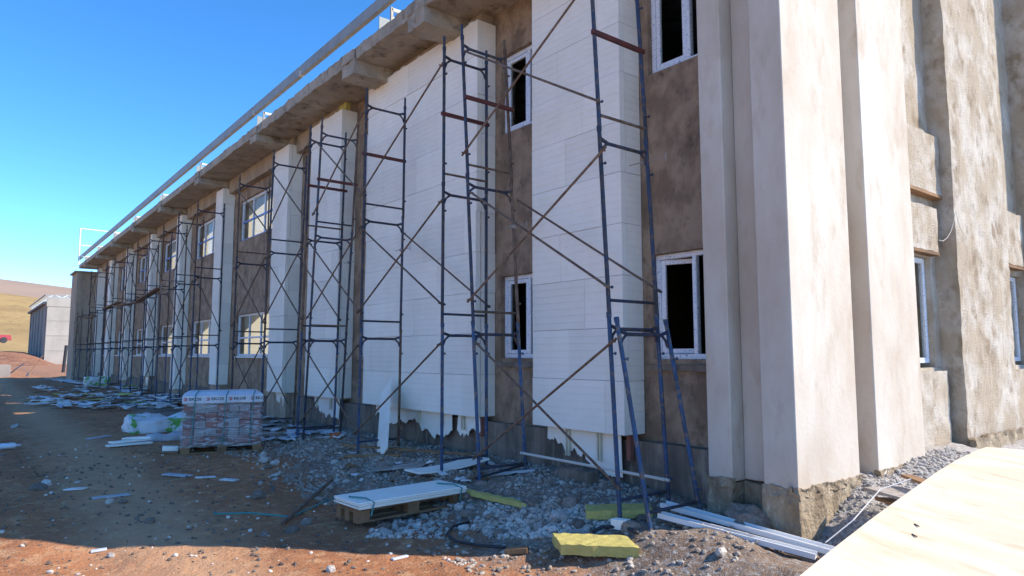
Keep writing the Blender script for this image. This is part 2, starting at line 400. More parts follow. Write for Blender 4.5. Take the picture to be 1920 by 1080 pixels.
# ------------------------------------------------------------------ ground
def graded(parts):
    out = []
    for a, b, st in parts:
        n = max(1, int(round((b - a) / st))); out += [a + (b - a) * i / n for i in range(n)]
    return out + [parts[-1][1]]
xs = graded([(-600, -120, 60), (-120, -30, 10), (-30, -8, 1.5), (-8, -2, .25), (-2, 8.5, .05), (8.5, 14, .2), (14, 40, 3), (40, 300, 40), (300, 600, 100)])
ys = graded([(-200, -20, 30), (-20, -2, 2), (-2, 1.5, .25), (1.5, 9.5, .05), (9.5, 20, .1), (20, 60, .4), (60, 180, 4), (180, 400, 20), (400, 700, 50)])
X, Y = np.meshgrid(xs, ys)
Z = ground_z(X, Y)
nx, ny = len(xs), len(ys)
vs = np.stack([X.ravel(), Y.ravel(), Z.ravel()], 1)
ii = (np.arange(ny - 1)[:, None] * nx + np.arange(nx - 1)[None, :]).ravel()
fs = np.stack([ii, ii + 1, ii + nx + 1, ii + nx], 1)
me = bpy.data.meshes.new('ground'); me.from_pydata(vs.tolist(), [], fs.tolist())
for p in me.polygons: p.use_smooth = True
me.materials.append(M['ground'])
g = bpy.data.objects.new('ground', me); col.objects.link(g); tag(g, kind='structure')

# hills
def polar(name, r0, r1, nr, a0, a1, na, hf, m):
    vs = []; fs = []
    for i in range(nr + 1):
        r = r0 + (r1 - r0) * i / nr
        for j in range(na + 1):
            a = R(a0 + (a1 - a0) * j / na)
            x, y = r * math.sin(a), r * math.cos(a)
            vs.append((x, y, hf(i / nr, math.degrees(a), r, x, y)))
    for i in range(nr):
        for j in range(na):
            k = i * (na + 1) + j; fs.append((k, k + 1, k + na + 2, k + na + 1))
    o = MB().add(vs, fs).build(name, m, smooth=True); return tag(o, kind='structure')
def fbm(x, y, o=5):
    v = 0; a = 1
    for k in range(o):
        v += a * float(vnoise(x + 17 * k, y + 5 * k)); x *= 2; y *= 2; a *= .5
    return v
M['hill'] = mat('dry_grass_hill', (0.42, 0.29, 0.125), (0.33, 0.225, 0.10), (0.18, 0.13, 0.075), scale=0.02, fine=0.11, rough=1.0, bump=0.6, bump_scale=0.15, bump_dist=1.5, spec=0.1)
M['hill_far'] = mat('distant_mauve_hill', (0.37, 0.27, 0.20), (0.32, 0.235, 0.185), (0.40, 0.30, 0.20), scale=0.003, fine=0.01, rough=1.0, bump=0, spec=0.1)
M['bank'] = mat('red_earth_bank', (0.34, 0.17, 0.105), (0.25, 0.125, 0.08), (0.42, 0.30, 0.21), scale=0.4, fine=1.2, rough=1.0, bump=1.0, bump_scale=1.2, bump_dist=0.4, spec=0.1)
def h_bank(t, a, r, x, y):
    return -0.6 + 2.5 * float(sstep(0, .36, t)) * float(sstep(6.0, 2.4, a)) + 0.5 * fbm(x * .12, y * .12)
polar('earth_bank', 98, 165, 40, -70, 12, 110, h_bank, M['bank'])
def h_hill1(t, a, r, x, y):
    e = float(sstep(0, 1, min(1, t * 1.15)))
    return -0.8 + e * (17 - 1.2 * (a + 2) * (a > -2) + 0.12 * (-2 - a) * (a < -2)) * (1 if a < 14 else 0.2) + 2.2 * fbm(x * .02, y * .02) * e
polar('near_hill', 166, 420, 40, -75, 60, 150, h_hill1, M['hill'])
def h_hill2(t, a, r, x, y):
    e = float(sstep(0, 1, t))
    return -1.0 + e * (80 - 1.3 * a) + 6 * fbm(x * .004, y * .004) * e
polar('dry_hill', 421, 1150, 44, -80, 100, 150, h_hill2, M['hill'])
def h_hill3(t, a, r, x, y):
    e = float(sstep(0, 1, t))
    return -2.0 + e * (276 - 4.6 * a) + 14 * fbm(x * .0012, y * .0012) * e
polar('distant_ridge', 1151, 3200, 30, -100, 130, 160, h_hill3, M['hill_far'])

# ------------------------------------------------------------------ main building
B = empty('main_building', (6.16, 20, 0), 'long two storey concrete building under construction, partly clad in white foam boards', 'building')
XW, XP = 6.16, 5.80           # raw wall plane, face of the insulated piers
SOF, STOP = 6.84, 7.06        # soffit and top of the eaves slab
C_Y = 3.26                    # plane of the corner rib's sunlit face
ZB = 0.67

def wall_with_openings(name, mtl, y0, y1, z0, z1, ops, x0=XW, x1=XW + 0.26):
    ysx = sorted({y0, y1, *[o[0] for o in ops], *[o[1] for o in ops]}); zsx = sorted({z0, z1, *[o[2] for o in ops], *[o[3] for o in ops]})
    mb = MB()
    for a, b in zip(ysx, ysx[1:]):
        for c, d in zip(zsx, zsx[1:]):
            ym, zm = (a + b) / 2, (c + d) / 2
            if any(o[0] < ym < o[1] and o[2] < zm < o[3] for o in ops): continue
            mb.box(x0, x1, a, b, c, d)
    return mb.build(name, mtl, B)

def window_x(y0, y1, z0, z1, x=XW + 0.07, panes=1, transom=None, blue=False, open_sash=False, film=True):
    """window in the long facade (its plane is x = const)"""
    d = 0.06; t = 0.062
    fm = MB(); fm.box(x, x + d, y0, y1, z0, z0 + t); fm.box(x, x + d, y0, y1, z1 - t, z1)
    fm.box(x, x + d, y0, y0 + t, z0 + t, z1 - t); fm.box(x, x + d, y1 - t, y1, z0 + t, z1 - t)
    n = panes
    w = empty('window', (x, (y0 + y1) / 2, z0), parent=B)
    fr = fm.build('window_frame', M['pvc'], w, bevel=0.006)
    ms = [y0 + (y1 - y0) * k / n for k in range(1, n)]
    tt = 0.05
    zr = [(z0 + t, z1 - t)]
    if transom:
        tb = MB().box(x + 0.004, x + d - 0.004, y0 + t, y1 - t, transom - tt / 2, transom + tt / 2)
        tb.build('transom', M['pvc_blue'] if blue else M['pvc'], w, bevel=0.005)
        zr = [(z0 + t, transom - tt / 2), (transom + tt / 2, z1 - t)]
    for m_ in ms:
        for (a, b) in zr:
            MB().box(x + 0.004, x + d - 0.004, m_ - tt / 2, m_ + tt / 2, a, b).build('mullion', M['pvc'], w, bevel=0.005)
    if blue:
        MB().box(x - 0.004, x - 0.001, y0 + .01, y1 - .01, z0 + 0.008, z0 + t - 0.008).build('film_strip', M['pvc_blue'], w)
    edges = [y0 + t] + [v for m_ in ms for v in (m_ - tt / 2, m_ + tt / 2)] + [y1 - t]
    for k in range(0, len(edges), 2):
        for (a, b) in zr:
            MB().box(x + d * 0.5, x + d * 0.5 + 0.012, edges[k], edges[k + 1], a, b).build('pane', M['glass'], w)
    return w
def casement_x(y0, y1, z0, z1, ang=0.0, x=XW + 0.07):
    """near windows: fixed frame, mullion, one casement on the far side, dark empty half"""
    d = 0.065; t = 0.06
    w = empty('window', (x, (y0 + y1) / 2, z0), parent=B)
    fm = MB(); fm.box(x, x + d, y0, y1, z0, z0 + t); fm.box(x, x + d, y0, y1, z1 - t, z1)
    fm.box(x, x + d, y0, y0 + t, z0 + t, z1 - t); fm.box(x, x + d, y1 - t, y1, z0 + t, z1 - t)
    fm.build('window_frame', M['pvc'], w, bevel=0.006)
    MB().box(x, x + d, y0 + (y1 - y0) * .40, y0 + (y1 - y0) * .40 + .055, z0 + t, z1 - t).build('mullion', M['pvc'], w, bevel=0.006)
    # sash on the far half, hinged at the far jamb
    ya, yb = y0 + (y1 - y0) * .40 + .062, y1 - t - .004
    wd = yb - ya; s = 0.055; sm = MB()
    hp = Vector((x + 0.012, yb, 0)); dv = Vector((math.sin(ang), -math.cos(ang), 0)); nv = Vector((math.cos(ang), math.sin(ang), 0)) * 0.022
    def seg(u0, u1, a, b, mb):
        c = hp + dv * ((u0 + u1) / 2) + Vector((0, 0, (a + b) / 2)) + nv
        mb.obb(c, dv * (u1 - u0) / 2, nv, Vector((0, 0, (b - a) / 2)))
    za, zb = z0 + t + .004, z1 - t - .004
    seg(0, s, za, zb, sm); seg(wd - s, wd, za, zb, sm); seg(s, wd - s, za, za + s, sm); seg(s, wd - s, zb - s, zb, sm)
    sm.build('sash', M['pvc'], w, bevel=0.005)
    pm = MB(); c = hp + dv * (wd / 2) + Vector((0, 0, (za + zb) / 2)) + nv
    pm.obb(c, dv * (wd / 2 - s), nv * 0.25, Vector((0, 0, (zb - za) / 2 - s))); pm.build('pane', M['glass'], w)
    MB().box(x + d * .5, x + d * .5 + .012, y0 + t, y0 + (y1 - y0) * .40, z0 + t, z1 - t).build('pane', M['glass'], w)
    return w

LZ0, LZ1, UZ0, UZ1 = 1.52, 2.72, 4.88, 6.10
piers = dict(A=(5.285, 6.87, .5), B=(8.15, 11.76, .5), C=(12.97, 14.56, .5), D=(15.94, 16.95, .5), E=(21.36, 22.08), Fp=(26.42, 27.14), G=(31.5, 32.2), H=(36.7, 37.4), I=(41.7, 42.4), J=(46.3, 46.9))
# walls bay by bay (kept as separate wall parts)
near_win = [(4.22, 5.15), (7.02, 8.02), (11.72, 12.68)]
far_bays = [(16.95, 21.36), (22.08, 26.42), (27.14, 31.5), (32.2, 36.7), (37.4, 41.7), (42.4, 46.3)]
def openings(y0, y1): return [(y0, y1, LZ0, LZ1), (y0, y1, UZ0, UZ1)]
wall_with_openings('wall', M['rough_wall'], 4.19, 16.4, 0.0, SOF, [o for w in near_win for o in openings(*w)])
far_ops = []
for a, b in far_bays:
    far_ops += openings(a + .95, b - .55)
wall_with_openings('wall', M['rough_wall'], 16.4, 49.6, 0.0, SOF, far_ops)
for (a, b), an in zip(near_win, (0.30, 0.0, 0.0)):
    casement_x(a, b, LZ0, LZ1, an)
    casement_x(a, b, UZ0, UZ1, 0.0)
for k, (a, b) in enumerate(far_bays):
    window_x(a + .95, b - .55, LZ0, LZ1, panes=3, transom=LZ0 + .52)
    window_x(a + .95, b - .55, UZ0, UZ1, panes=3, transom=UZ0 + .58, blue=True)
    MB().box(XW - .06, XW - .002, a + .9, b - .5, LZ0 - .05, LZ0 - .004).build('sill', M['white'], B)
for a, b in near_win:
    rough_box(XW - .05, XW - .002, a - .02, b + .02, LZ0 - .13, LZ0 - .06, .05, .012, 9, 3).build('sill', M['plinth'], B)
# sunk beam under the eaves in the far bays, bare concrete piers behind the foam
for a, b in far_bays + [(14.56, 15.94)]:
    MB().box(5.97, XW - .003, a + .02, b - .02, 6.42, SOF - .003).build('beam', M['beam'], B, bevel=0.01)
for k in piers:
    a, b = piers[k][:2]
    MB().box(5.93, XW - .003, a + .07, b + .32 if k not in 'AB' else b - .02, .66 if k in 'ABC' else 0.0, SOF - .003).build('pier_core', M['beam'], B)
# plinth
rough_box(6.03, XW - .003, 4.22, 16.0, -0.25, 0.60, .09, .018, 3, 1).build('plinth', M['plinth'], B, smooth=False)
MB().box(6.05, XW - .003, 16.0, 49.6, -0.25, 0.5).build('plinth', M['plinth'], B)
# inside: dark rooms near the corner, open sunlit rooms further on
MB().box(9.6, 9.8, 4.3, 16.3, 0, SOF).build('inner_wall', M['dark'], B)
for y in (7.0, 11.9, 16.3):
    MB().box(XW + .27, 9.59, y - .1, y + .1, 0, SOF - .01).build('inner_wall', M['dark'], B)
MB().box(XW + .27, 13.9, 3.95, 16.35, 3.2, 3.5).build('floor_slab', M['beam'], B)
MB().box(XW + .27, 7.6, 16.45, 49.5, 3.3, 3.5).build('floor_slab', M['beam'], B)
MB().box(XW + .27, 9.5, 4.0, 49.5, -.1, .12).build('floor_slab', M['beam'], B)
for a, b in far_bays:
    MB().box(XW + .27, 9.4, b + .1, b + .3, .13, 3.29).build('partition', M['inner'], B)
    MB().box(XW + .27, 9.4, b + .1, b + .3, 3.51, SOF - .01).build('partition', M['inner'], B)
    MB().box(7.605, 7.72, a + .31, b - 1.22, .13, 6.99).build('partition', M['inner'], B)  # unseen rear wall, added to keep sun from passing through the windows
# eaves slab: panels between construction joints
js = [3.1, 6.1, 8.83, 11.24, 13.9, 16.5, 19.1, 21.72, 24.3, 26.8, 29.4, 31.9, 34.5, 37.1, 39.6, 42.1, 44.6, 47.2, 49.6]
for i, (a, b) in enumerate(zip(js, js[1:])):
    x1 = 14.5 if b < 17 else 7.6
    if b < 20:
        rough_box(5.15 + rnd.uniform(-.012, .012), 6.5, a + .004, b - .004, SOF, STOP, .06, .024, 4, i).build('eaves_slab', M['slab'], B)
        MB().box(6.5, x1, max(a, 3.9) + .004, b - .004, SOF + .01, STOP).build('roof_slab', M['slab'], B)
    else:
        MB().box(5.15, x1, a + .004, b - .004, SOF, STOP).build('eaves_slab', M['slab'], B, bevel=0.012)
def bracket(y, w=.42, seed=0, rough=False):
    z0 = SOF - (.26 if rough else .19)
    if rough:
        mb = rough_box(5.11, 6.12, y - w / 2, y + w / 2, z0, SOF - .002, .05, .026, 4, seed)
    else:
        mb = MB().box(5.11, 6.12, y - w / 2, y + w / 2, z0, SOF - .002)
    mb.build('bracket', M['slab'], B, bevel=0 if rough else .015)
    MB().box(5.10, 5.147, y - w / 2 + .01, y + w / 2 - .01, SOF, STOP - .03).build('bracket_face', M['slab'], B, bevel=.01)
for i, y in enumerate((6.0, 8.83, 11.24)): bracket(y, .5, i, True)
for i, y in enumerate((16.5, 21.72, 26.8, 31.9, 37.1, 42.1, 46.8)): bracket(y, .45, i, False)
# steel channel on stub frames along the eaves
def channel(x, z0, z1, ya, yb):
    mb = MB()
    mb.box(x, x + .012, ya, yb, z0, z1); mb.box(x + .0125, x + .085, ya, yb, z0, z0 + .012); mb.box(x + .0125, x + .085, ya, yb, z1 - .012, z1)
    return mb
for a, b in ((2.9, 13.6), (13.62, 16.6), (16.62, 27.0), (27.02, 38.0), (38.02, 49.7)):
    channel(5.13, 7.39, 7.60, a, b).build('steel_channel', M['galv'], B)
for y in (10.0, 16.3, 21.9, 27.0, 32.1, 37.2, 42.3, 47.2):
    s = empty('stub_frame', (5.3, y, STOP), parent=B)
    MB().box(5.20, 5.24, y - .22, y - .18, STOP, 7.335).build('upright', M['galv'], s)
    MB().box(5.20, 5.9, y + .2, y + .22, STOP, 7.335).build('gusset_plate', M['truss'], s)
    MB().bar((5.22, y - .2, 7.30), (5.9, y - .2, 7.30), .04, .05).build('cross_tube', M['greywhite'], s)
    MB().bar((5.22, y - .2, 7.16), (5.75, y - .2, 7.16), .03, .03).build('cross_tube', M['greywhite'], s)
    MB().bar((5.55, y - .2, 7.07), (5.55, y - .2, 7.27), .03, .03, (0, 1, 0)).build('upright', M['greywhite'], s)
    MB().bar((5.88, y - .2, 7.07), (5.88, y - .2, 7.27), .03, .03, (0, 1, 0)).build('upright', M['greywhite'], s)
# far end block
MB().box(5.08, 9.0, 49.61, 52.2, -.3, 6.62).build('end_block', M['beam'], B, bevel=.02)
MB().box(4.95, 9.0, 49.55, 52.3, 6.623, 6.70).build('coping', M['beam'], B)
rl = empty('roof_railing', (5, 47, STOP), parent=B)
for x in (4.84, 6.6, 8.3):
    MB().tube((x, 47, 6.75), (x, 47, 8.96), .045, 6).build('post', M['greywhite'], rl)
for z in (7.3, 7.95, 8.93):
    MB().tube((4.84, 47, z), (8.3, 47, z - .05), .04, 6).build('rail', M['greywhite'], rl)
MB().bar((4.8, 47, 6.9), (5.3, 47, 6.9), .05, .05).build('footing_tube', M['greywhite'], rl)

# ---- insulated piers: every foam board its own piece
def foam_profile(h, depth, ng=6, rng=None):
    pts = [(depth, 0.0), (0.0, 0.0)]
    for k in range(1, ng + 1):
        z = h * k / (ng + 1)
        pts += [(0, z - .003), (.0045, z), (0, z + .003)]
    return pts + [(0.0, h), (depth, h)]
def foam_front(x, y0, y1, z0, h, dep):
    pr = foam_profile(h, dep)
    n = len(pr); vs = [(x + p[0], y0, z0 + p[1]) for p in pr] + [(x + p[0], y1, z0 + p[1]) for p in pr]
    fs = [(i, i + 1, n + i + 1, n + i) for i in range(n - 1)] + [(n - 1, 0, n, 2 * n - 1), tuple(range(n - 1, -1, -1)), tuple(range(n, 2 * n))]
    return MB().add(vs, [f[::-1] for f in fs])
def foam_side(y, x0, x1, z0, h, dep):
    pr = foam_profile(h, dep)
    n = len(pr); vs = [(x0, y + p[0], z0 + p[1]) for p in pr] + [(x1, y + p[0], z0 + p[1]) for p in pr]
    fs = [(i, i + 1, n + i + 1, n + i) for i in range(n - 1)] + [(n - 1, 0, n, 2 * n - 1), tuple(range(n - 1, -1, -1)), tuple(range(n, 2 * n))]
    return MB().add(vs, fs)
HC = .603
def insulate(key, ztop=6.63, zb=ZB):
    y0, y1 = piers[key][:2]
    P_ = empty('insulated_pier', (XP, (y0 + y1) / 2, zb), parent=B)
    z = zb; row = 0
    while z < ztop - .02:
        h = min(HC, ztop - z)
        # front boards, staggered
        W = y1 - y0
        if W < 1.25: cuts = [y0, y1] if row % 2 or W < .9 else [y0, y0 + W * .45, y1]
        else:
            off = (.35, .95, .6, 1.1)[row % 4] + rnd.uniform(-.06, .06); cuts = [y0]; c = y0 + off
            while c < y1 - .18: cuts.append(c); c += 1.2
            cuts.append(y1)
        for a, b in zip(cuts, cuts[1:]):
            dx = rnd.uniform(-.004, .005)
            if key == 'B' and a < 10.2 and z < 3.6: dx -= .012
            foam_front(XP + dx, a + .0015, b - .0015, z + .0025, h - .005, .085).build('foam_board', M['foam'], P_)
        dy = rnd.uniform(-.004, .003)
        foam_side(y0 + dy + .004, XP + .092, XW - .006 + rnd.uniform(-.01, .0), z + .0025, h - .005, .05).build('foam_board', M['foam'], P_)
        z += HC; row += 1
    return P_
for k in piers:
    pz = {'A': 6.8, 'B': 6.66, 'C': 6.64, 'D': 6.62}.get(k, 6.58)
    zb = ZB if k not in ('Fp', 'I', 'J', 'H') else rnd.uniform(.25, .5)
    if k == 'C': zb = .69
    P_ = insulate(k, pz, zb)
    piers[k] = (*piers[k][:2], P_)
# torn starter sheets hanging under the near piers, with cream profiles
def torn_sheet(parent, y0, y1, zt, lows, x=5.925, seed=0):
    r = random.Random(seed); n = 64; vs = []; fs = []; jag = 0
    for i in range(n + 1):
        t = i / n; y = y0 + (y1 - y0) * t
        k = t * (len(lows) - 1); a = int(min(k, len(lows) - 2)); jag = jag * .6 + r.uniform(-.03, .03) + (r.uniform(-.06, .06) if r.random() < .15 else 0); zl = min(zt - .05, lows[a] + (lows[a + 1] - lows[a]) * (k - a) + jag)
        bx = .02 * math.sin(t * 9 + seed) + r.uniform(-.004, .004)
        for (xx, zz) in ((x, zt), (x + bx * .4, (zt + zl) / 2), (x + bx, zl)):
            vs.append((xx, y, zz)); vs.append((xx + .008, y, zz))
    for i in range(n):
        o = i * 6; p = o + 6
        for a in (0, 2):
            fs.append((o + a, o + a + 2, p + a + 2, p + a)); fs.append((o + a + 1, p + a + 1, p + a + 3, o + a + 3))
        fs.append((o + 4, o + 5, p + 5, p + 4)); fs.append((o, p, p + 1, o + 1))
    fs += [(0, 1, 3, 2), (2, 3, 5, 4)]; q = n * 6; fs += [(q, q + 2, q + 3, q + 1), (q + 2, q + 4, q + 5, q + 3)]
    return MB().add(vs, fs).build('torn_sheet', M['foam'], parent)
def profile_strip(parent, y, zt, zl):
    mb = MB().box(5.885, 5.905, y - .03, y - .012, zl, zt); mb.box(5.885, 5.905, y + .012, y + .03, zl, zt); mb.box(5.908, 5.915, y - .032, y + .032, zl, zt)
    mb.build('profile_strip', M['cream_trim'], parent)
PA, PB, PC = piers['A'][2], piers['B'][2], piers['C'][2]
torn_sheet(PA, 5.46, 6.72, ZB - .004, [.20, .21, .30, .40, .46, .50], seed=1)
for y in (5.78, 6.32): profile_strip(PA, y, ZB - .006, .33)
torn_sheet(PB, 8.22, 8.78, ZB - .004, [.42, .47, .36, .44], seed=2)
torn_sheet(PB, 8.95, 11.45, ZB - .004, [.42, .30, .28, .33, .36, .48, .42, .46, .40, .36, .52, .48], seed=3)
for y in (8.62, 9.2, 9.9, 11.05): profile_strip(PB, y, ZB - .006, .45)
torn_sheet(PC, 13.02, 14.3, .685, [.30, .33, .36, .36, .52], seed=4)
for y in (13.4, 14.1): profile_strip(PC, y, .684, .45)
torn_sheet(piers['D'][2], 16.1, 16.7, .66, [.36, .42, .5], seed=5)
torn_sheet(piers['G'][2], 31.5, 32.1, .66, [.2, .3, .1], seed=6)
for y in (5.36, 8.12 + .1): MB().box(5.94, 6.0, y - .03, y + .03, .38, ZB - .01).build('brick_stub', M['brick'], PA if y < 6 else PB)
# torn foam along the top of the near piers
def crumple(parent, y0, y1, z0, z1, seed, x=5.86):
    r = random.Random(seed); n = 9; vs = []; fs = []
    for i in range(n + 1):
        t = i / n; y = y0 + (y1 - y0) * t; zz = z0 + (z1 - z0) * (0.35 + .65 * r.random()) * (math.sin(math.pi * min(1, t * 1.1 + .08)) ** .5)
        for d in (0, .05): vs += [(x + d + r.uniform(-.02, .02), y, z0 - .05), (x + d + r.uniform(-.05, .02), y, zz)]
    for i in range(n):
        o = i * 4; p = o + 4
        fs += [(o, o + 1, p + 1, p), (o + 2, p + 2, p + 3, o + 3), (o + 1, o + 3, p + 3, p + 1)]
    fs += [(0, 2, 3, 1), (n * 4, n * 4 + 1, n * 4 + 3, n * 4 + 2)]
    MB().add(vs, fs).build('torn_foam', M['foam_old'], parent)
crumple(PB, 10.4, 11.1, 6.64, 6.80, 11); crumple(PB, 9.6, 10.2, 6.64, 6.73, 12); crumple(PB, 8.2, 8.9, 6.65, 6.74, 13); crumple(PC, 13.7, 14.5, 6.62, 6.76, 14); crumple(PC, 13.2, 13.6, 6.62, 6.7, 15)
MB().box(5.9, 6.0, 13.0, 13.35, 6.65, 6.82).build('wool_packing', M['wool'], PC)
MB().box(5.9, 6.0, 11.5, 11.74, 6.67, 6.82).build('wool_packing', M['wool'], PB)

# ---- corner ribs and the sunlit end facade
def rib(name, m, x0, x1, y0, y1, z0, z1): return MB().box(x0, x1, y0, y1, z0, z1).build(name, m, B, bevel=.008)
RZ = .36
rib('corner_rib', M['cream_render'], 5.80, 6.97, C_Y, 3.59, RZ, SOF - .004)
rib('corner_recess', M['cream_render'], 6.0, 6.9, 3.593, 3.917, RZ + .01, SOF - .004)
rib('corner_rib', M['cream_render'], 5.80, 6.5, 3.92, 4.19, RZ, SOF - .004)
rib('corner_recess', M['cream_render'], 6.973, 7.367, C_Y + .2, 3.9, RZ + .01, SOF - .004)
rib('corner_rib', M['cream_render'], 7.37, 8.55, C_Y, 3.85, RZ - .05, SOF - .004)
for k, (a, b, c, d) in enumerate([(5.79, 6.96, C_Y - .012, 3.60), (5.98, 6.4, 3.603, 3.915), (5.79, 6.4, 3.918, 4.2), (7.36, 8.56, C_Y - .012, 3.8), (6.963, 7.357, C_Y + .19, 3.8)]):
    rough_box(a, b, c, d, -.3, RZ - (.055 if k == 3 else .004), .045, .02, 6, k).build('rib_base', M['base_render'], B)
# broken render lip above the bases
for k, (a, b, c, d) in enumerate([(5.785, 6.97, C_Y - .014, C_Y + .03), (5.783, 5.83, C_Y + .04, 3.60), (5.783, 5.83, 3.91, 4.2), (7.36, 8.56, C_Y - .014, C_Y + .03)]):
    rough_box(a, b, c, d, RZ - .05, RZ + .035, .03, .03, 11, 50 + k).build('broken_lip', M['base_render'], B)
YW, YP = 3.62, 3.36
rough_box(8.552, 8.9, YW, YW + .3, -.3, 8.6, .07, .008, 5, 21).build('end_wall', M['lit_render'], B)
rough_box(8.903, 10.2, YW, YW + .3, 2.86, 8.6, .07, .008, 5, 22).build('end_wall', M['lit_render'], B)
rough_box(8.903, 10.2, YW, YW + .3, -.3, 1.40, .07, .008, 5, 23).build('end_wall', M['lit_render'], B)
rough_box(9.99, 10.2, YW + .003, YW + .3, 1.403, 2.857, .07, .006, 5, 24).build('end_wall', M['lit_render'], B)
rough_box(8.56, 10.17, 3.50, YW - .003, 3.70, 4.50, .05, .016, 5, 25).build('string_course', M['lit_render'], B)
MB().box(8.56, 10.17, 3.49, YW - .003, 3.655, 3.695).build('lintel_board', M['wood'], B)
MB().box(8.56, 10.0, 3.50, YW - .003, 2.87, 2.91).build('lintel_board', M['wood'], B)
rough_box(8.56, 10.0, 3.51, YW - .003, 2.915, 3.50, .05, .014, 5, 26).build('string_course', M['lit_render'], B)
rough_box(8.56, 10.05, 3.51, YW - .003, .42, 1.36, .05, .016, 5, 27).build('sill_wall', M['lit_render'], B)
rough_box(8.56, 9.95, 3.53, YW - .003, -.2, .40, .05, .025, 5, 28).build('sill_wall', M['base_render'], B)
rough_box(10.18, 12.05, YP, 3.95, -.05, 8.6, .055, .018, 4.5, 31).build('rough_pier', M['lit_render'], B)
rough_box(12.053, 12.45, YP + .06, 3.95, -.05, 8.6, .055, .016, 4.5, 32).build('rough_pier', M['lit_render'], B)
rough_box(12.453, 15.5, YW, YW + .3, 2.86, 8.6, .09, .008, 5, 33).build('end_wall', M['lit_render'], B)
rough_box(12.453, 15.5, YW, YW + .3, -.3, 1.40, .09, .008, 5, 34).build('end_wall', M['lit_render'], B)
rough_box(12.46, 13.52, 3.5, YW - .003, 3.0, 3.85, .06, .016, 5, 35).build('string_course', M['lit_render'], B)
rough_box(12.46, 13.52, 3.5, YW - .003, .1, 1.34, .06, .016, 5, 36).build('sill_wall', M['lit_render'], B)
MB().box(12.46, 13.52, 3.49, YW - .003, 2.94, 2.985).build('lintel_board', M['wood'], B)
MB().box(14.1, 15.5, YW + .003, 3.9, 1.403, 2.857).build('end_wall', M['lit_render'], B)
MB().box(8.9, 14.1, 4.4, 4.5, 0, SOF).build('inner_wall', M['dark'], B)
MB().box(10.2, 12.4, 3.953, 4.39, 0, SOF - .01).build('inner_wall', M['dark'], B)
rough_box(10.1, 13.5, 3.27, YP - .03, -.3, .5, .06, .05, 3.5, 37).build('footing', M['base_render'], B)
def window_y(x0, x1, z0, z1, y=YW + .07):
    d = .06; t = .07
    w = empty('window', ((x0 + x1) / 2, y, z0), parent=B)
    fm = MB(); fm.box(x0, x1, y, y + d, z0, z0 + t); fm.box(x0, x1, y, y + d, z1 - t, z1); fm.box(x0, x0 + t, y, y + d, z0 + t, z1 - t); fm.box(x1 - t, x1, y, y + d, z0 + t, z1 - t)
    fm.build('window_frame', M['pvc'], w, bevel=.006)
    xm = (x0 + x1) / 2
    MB().box(xm - .03, xm + .03, y + .003, y + d - .003, z0 + t, z1 - t).build('mullion', M['pvc'], w)
    for a, b in ((x0 + t, xm - .03), (xm + .03, x1 - t)): MB().box(a, b, y + .03, y + .042, z0 + t, z1 - t).build('pane', M['glass'], w)
window_y(8.91, 9.985, 1.46, 2.85)
window_y(12.48, 13.72, 1.46, 2.85)
rough_box(13.78, 15.6, 3.2, 3.95, -.1, 8.6, .08, .018, 4.5, 38).build('rough_pier', M['lit_render'], B)
MB().box(6.51, 8.9, 3.47, 3.89, SOF + .002, 8.6).build('end_wall', M['lit_render'], B)  # unseen infill added above the ribs to stop a sun leak
# loose cable hanging from the rough pier
pts = [ony(*q, YP - .04) for q in ((1760, 450), (1768, 452), (1776, 446), (1783, 434), (1788, 418), (1792, 396), (1795, 410), (1800, 426), (1806, 439), (1812, 444), (1818, 442), (1821, 434))]
MB().path(pts, .0035, 6).build('loose_cable', M['wire'], B)

# ------------------------------------------------------------------ scaffolding
XF, XR = 4.85, 5.56
PITCHZ = 1.88
def frame_parts(parent, yb, yt_, z0, lvl, top=False, blue='blue', dxr=0.0, bent=0.0, lean_x=0.0):
    """one H frame: two posts, low rung, arched top rung with gussets. yb / yt_: y at its foot and head"""
    h = PITCHZ
    fr = empty('frame', (XF, yb, z0), parent=parent)
    H = h + (.17 if top else 0.0)
    def pt(x, t): return Vector((x + lean_x * t, yb + (yt_ - yb) * t, z0 + h * t))
    for x, k in ((XF, 0), (XR + dxr, 1)):
        T = H / h
        mb = MB().tube(pt(x, 0), pt(x, T * .93 if top else 1.0), .0215, 8)
        if top: mb.tube(pt(x, T * .93 + .001), pt(x, T), .017, 8)
        mb.tube(pt(x, .985), pt(x, 1.012), .026, 8)
        for t in (.14, .80):
            p = pt(x, t); mb.tube(p + Vector((0, -.05, 0)), p + Vector((0, -.018, 0)), .007, 5); mb.tube(p + Vector((0, -.062, 0)), p + Vector((0, -.05, 0)), .016, 6)
        mb.build('post', M['rust' if rnd.random() < (.22 if lvl else .08) else blue], fr, smooth=False)
    t = .14 / h; a, b = pt(XF, t), pt(XR + dxr, t)
    a.x += .02; b.x -= .02
    MB().tube(a, b, .016, 8).build('rung', M['rust' if rnd.random() < .4 else 'blue'], fr)
    t = 1.74 / h; a, b = pt(XF, t), pt(XR + dxr, t); a.x += .018; b.x -= .018
    w = b.x - a.x
    mb = MB().path([a + Vector((0, 0, .03)), a + Vector((.10, 0, .0)), b + Vector((-.10, 0, .0)), b + Vector((0, 0, .03))], .019, 8)
    for s, q in ((1, a), (-1, b)):
        mb.path([q + Vector((0, 0, -.12)), q + Vector((s * .025, 0, -.055)), q + Vector((s * .075, 0, -.012)), q + Vector((s * .12, 0, 0))], .015, 6)
    mb.build('arched_rung', M['blue'], fr)
    return fr
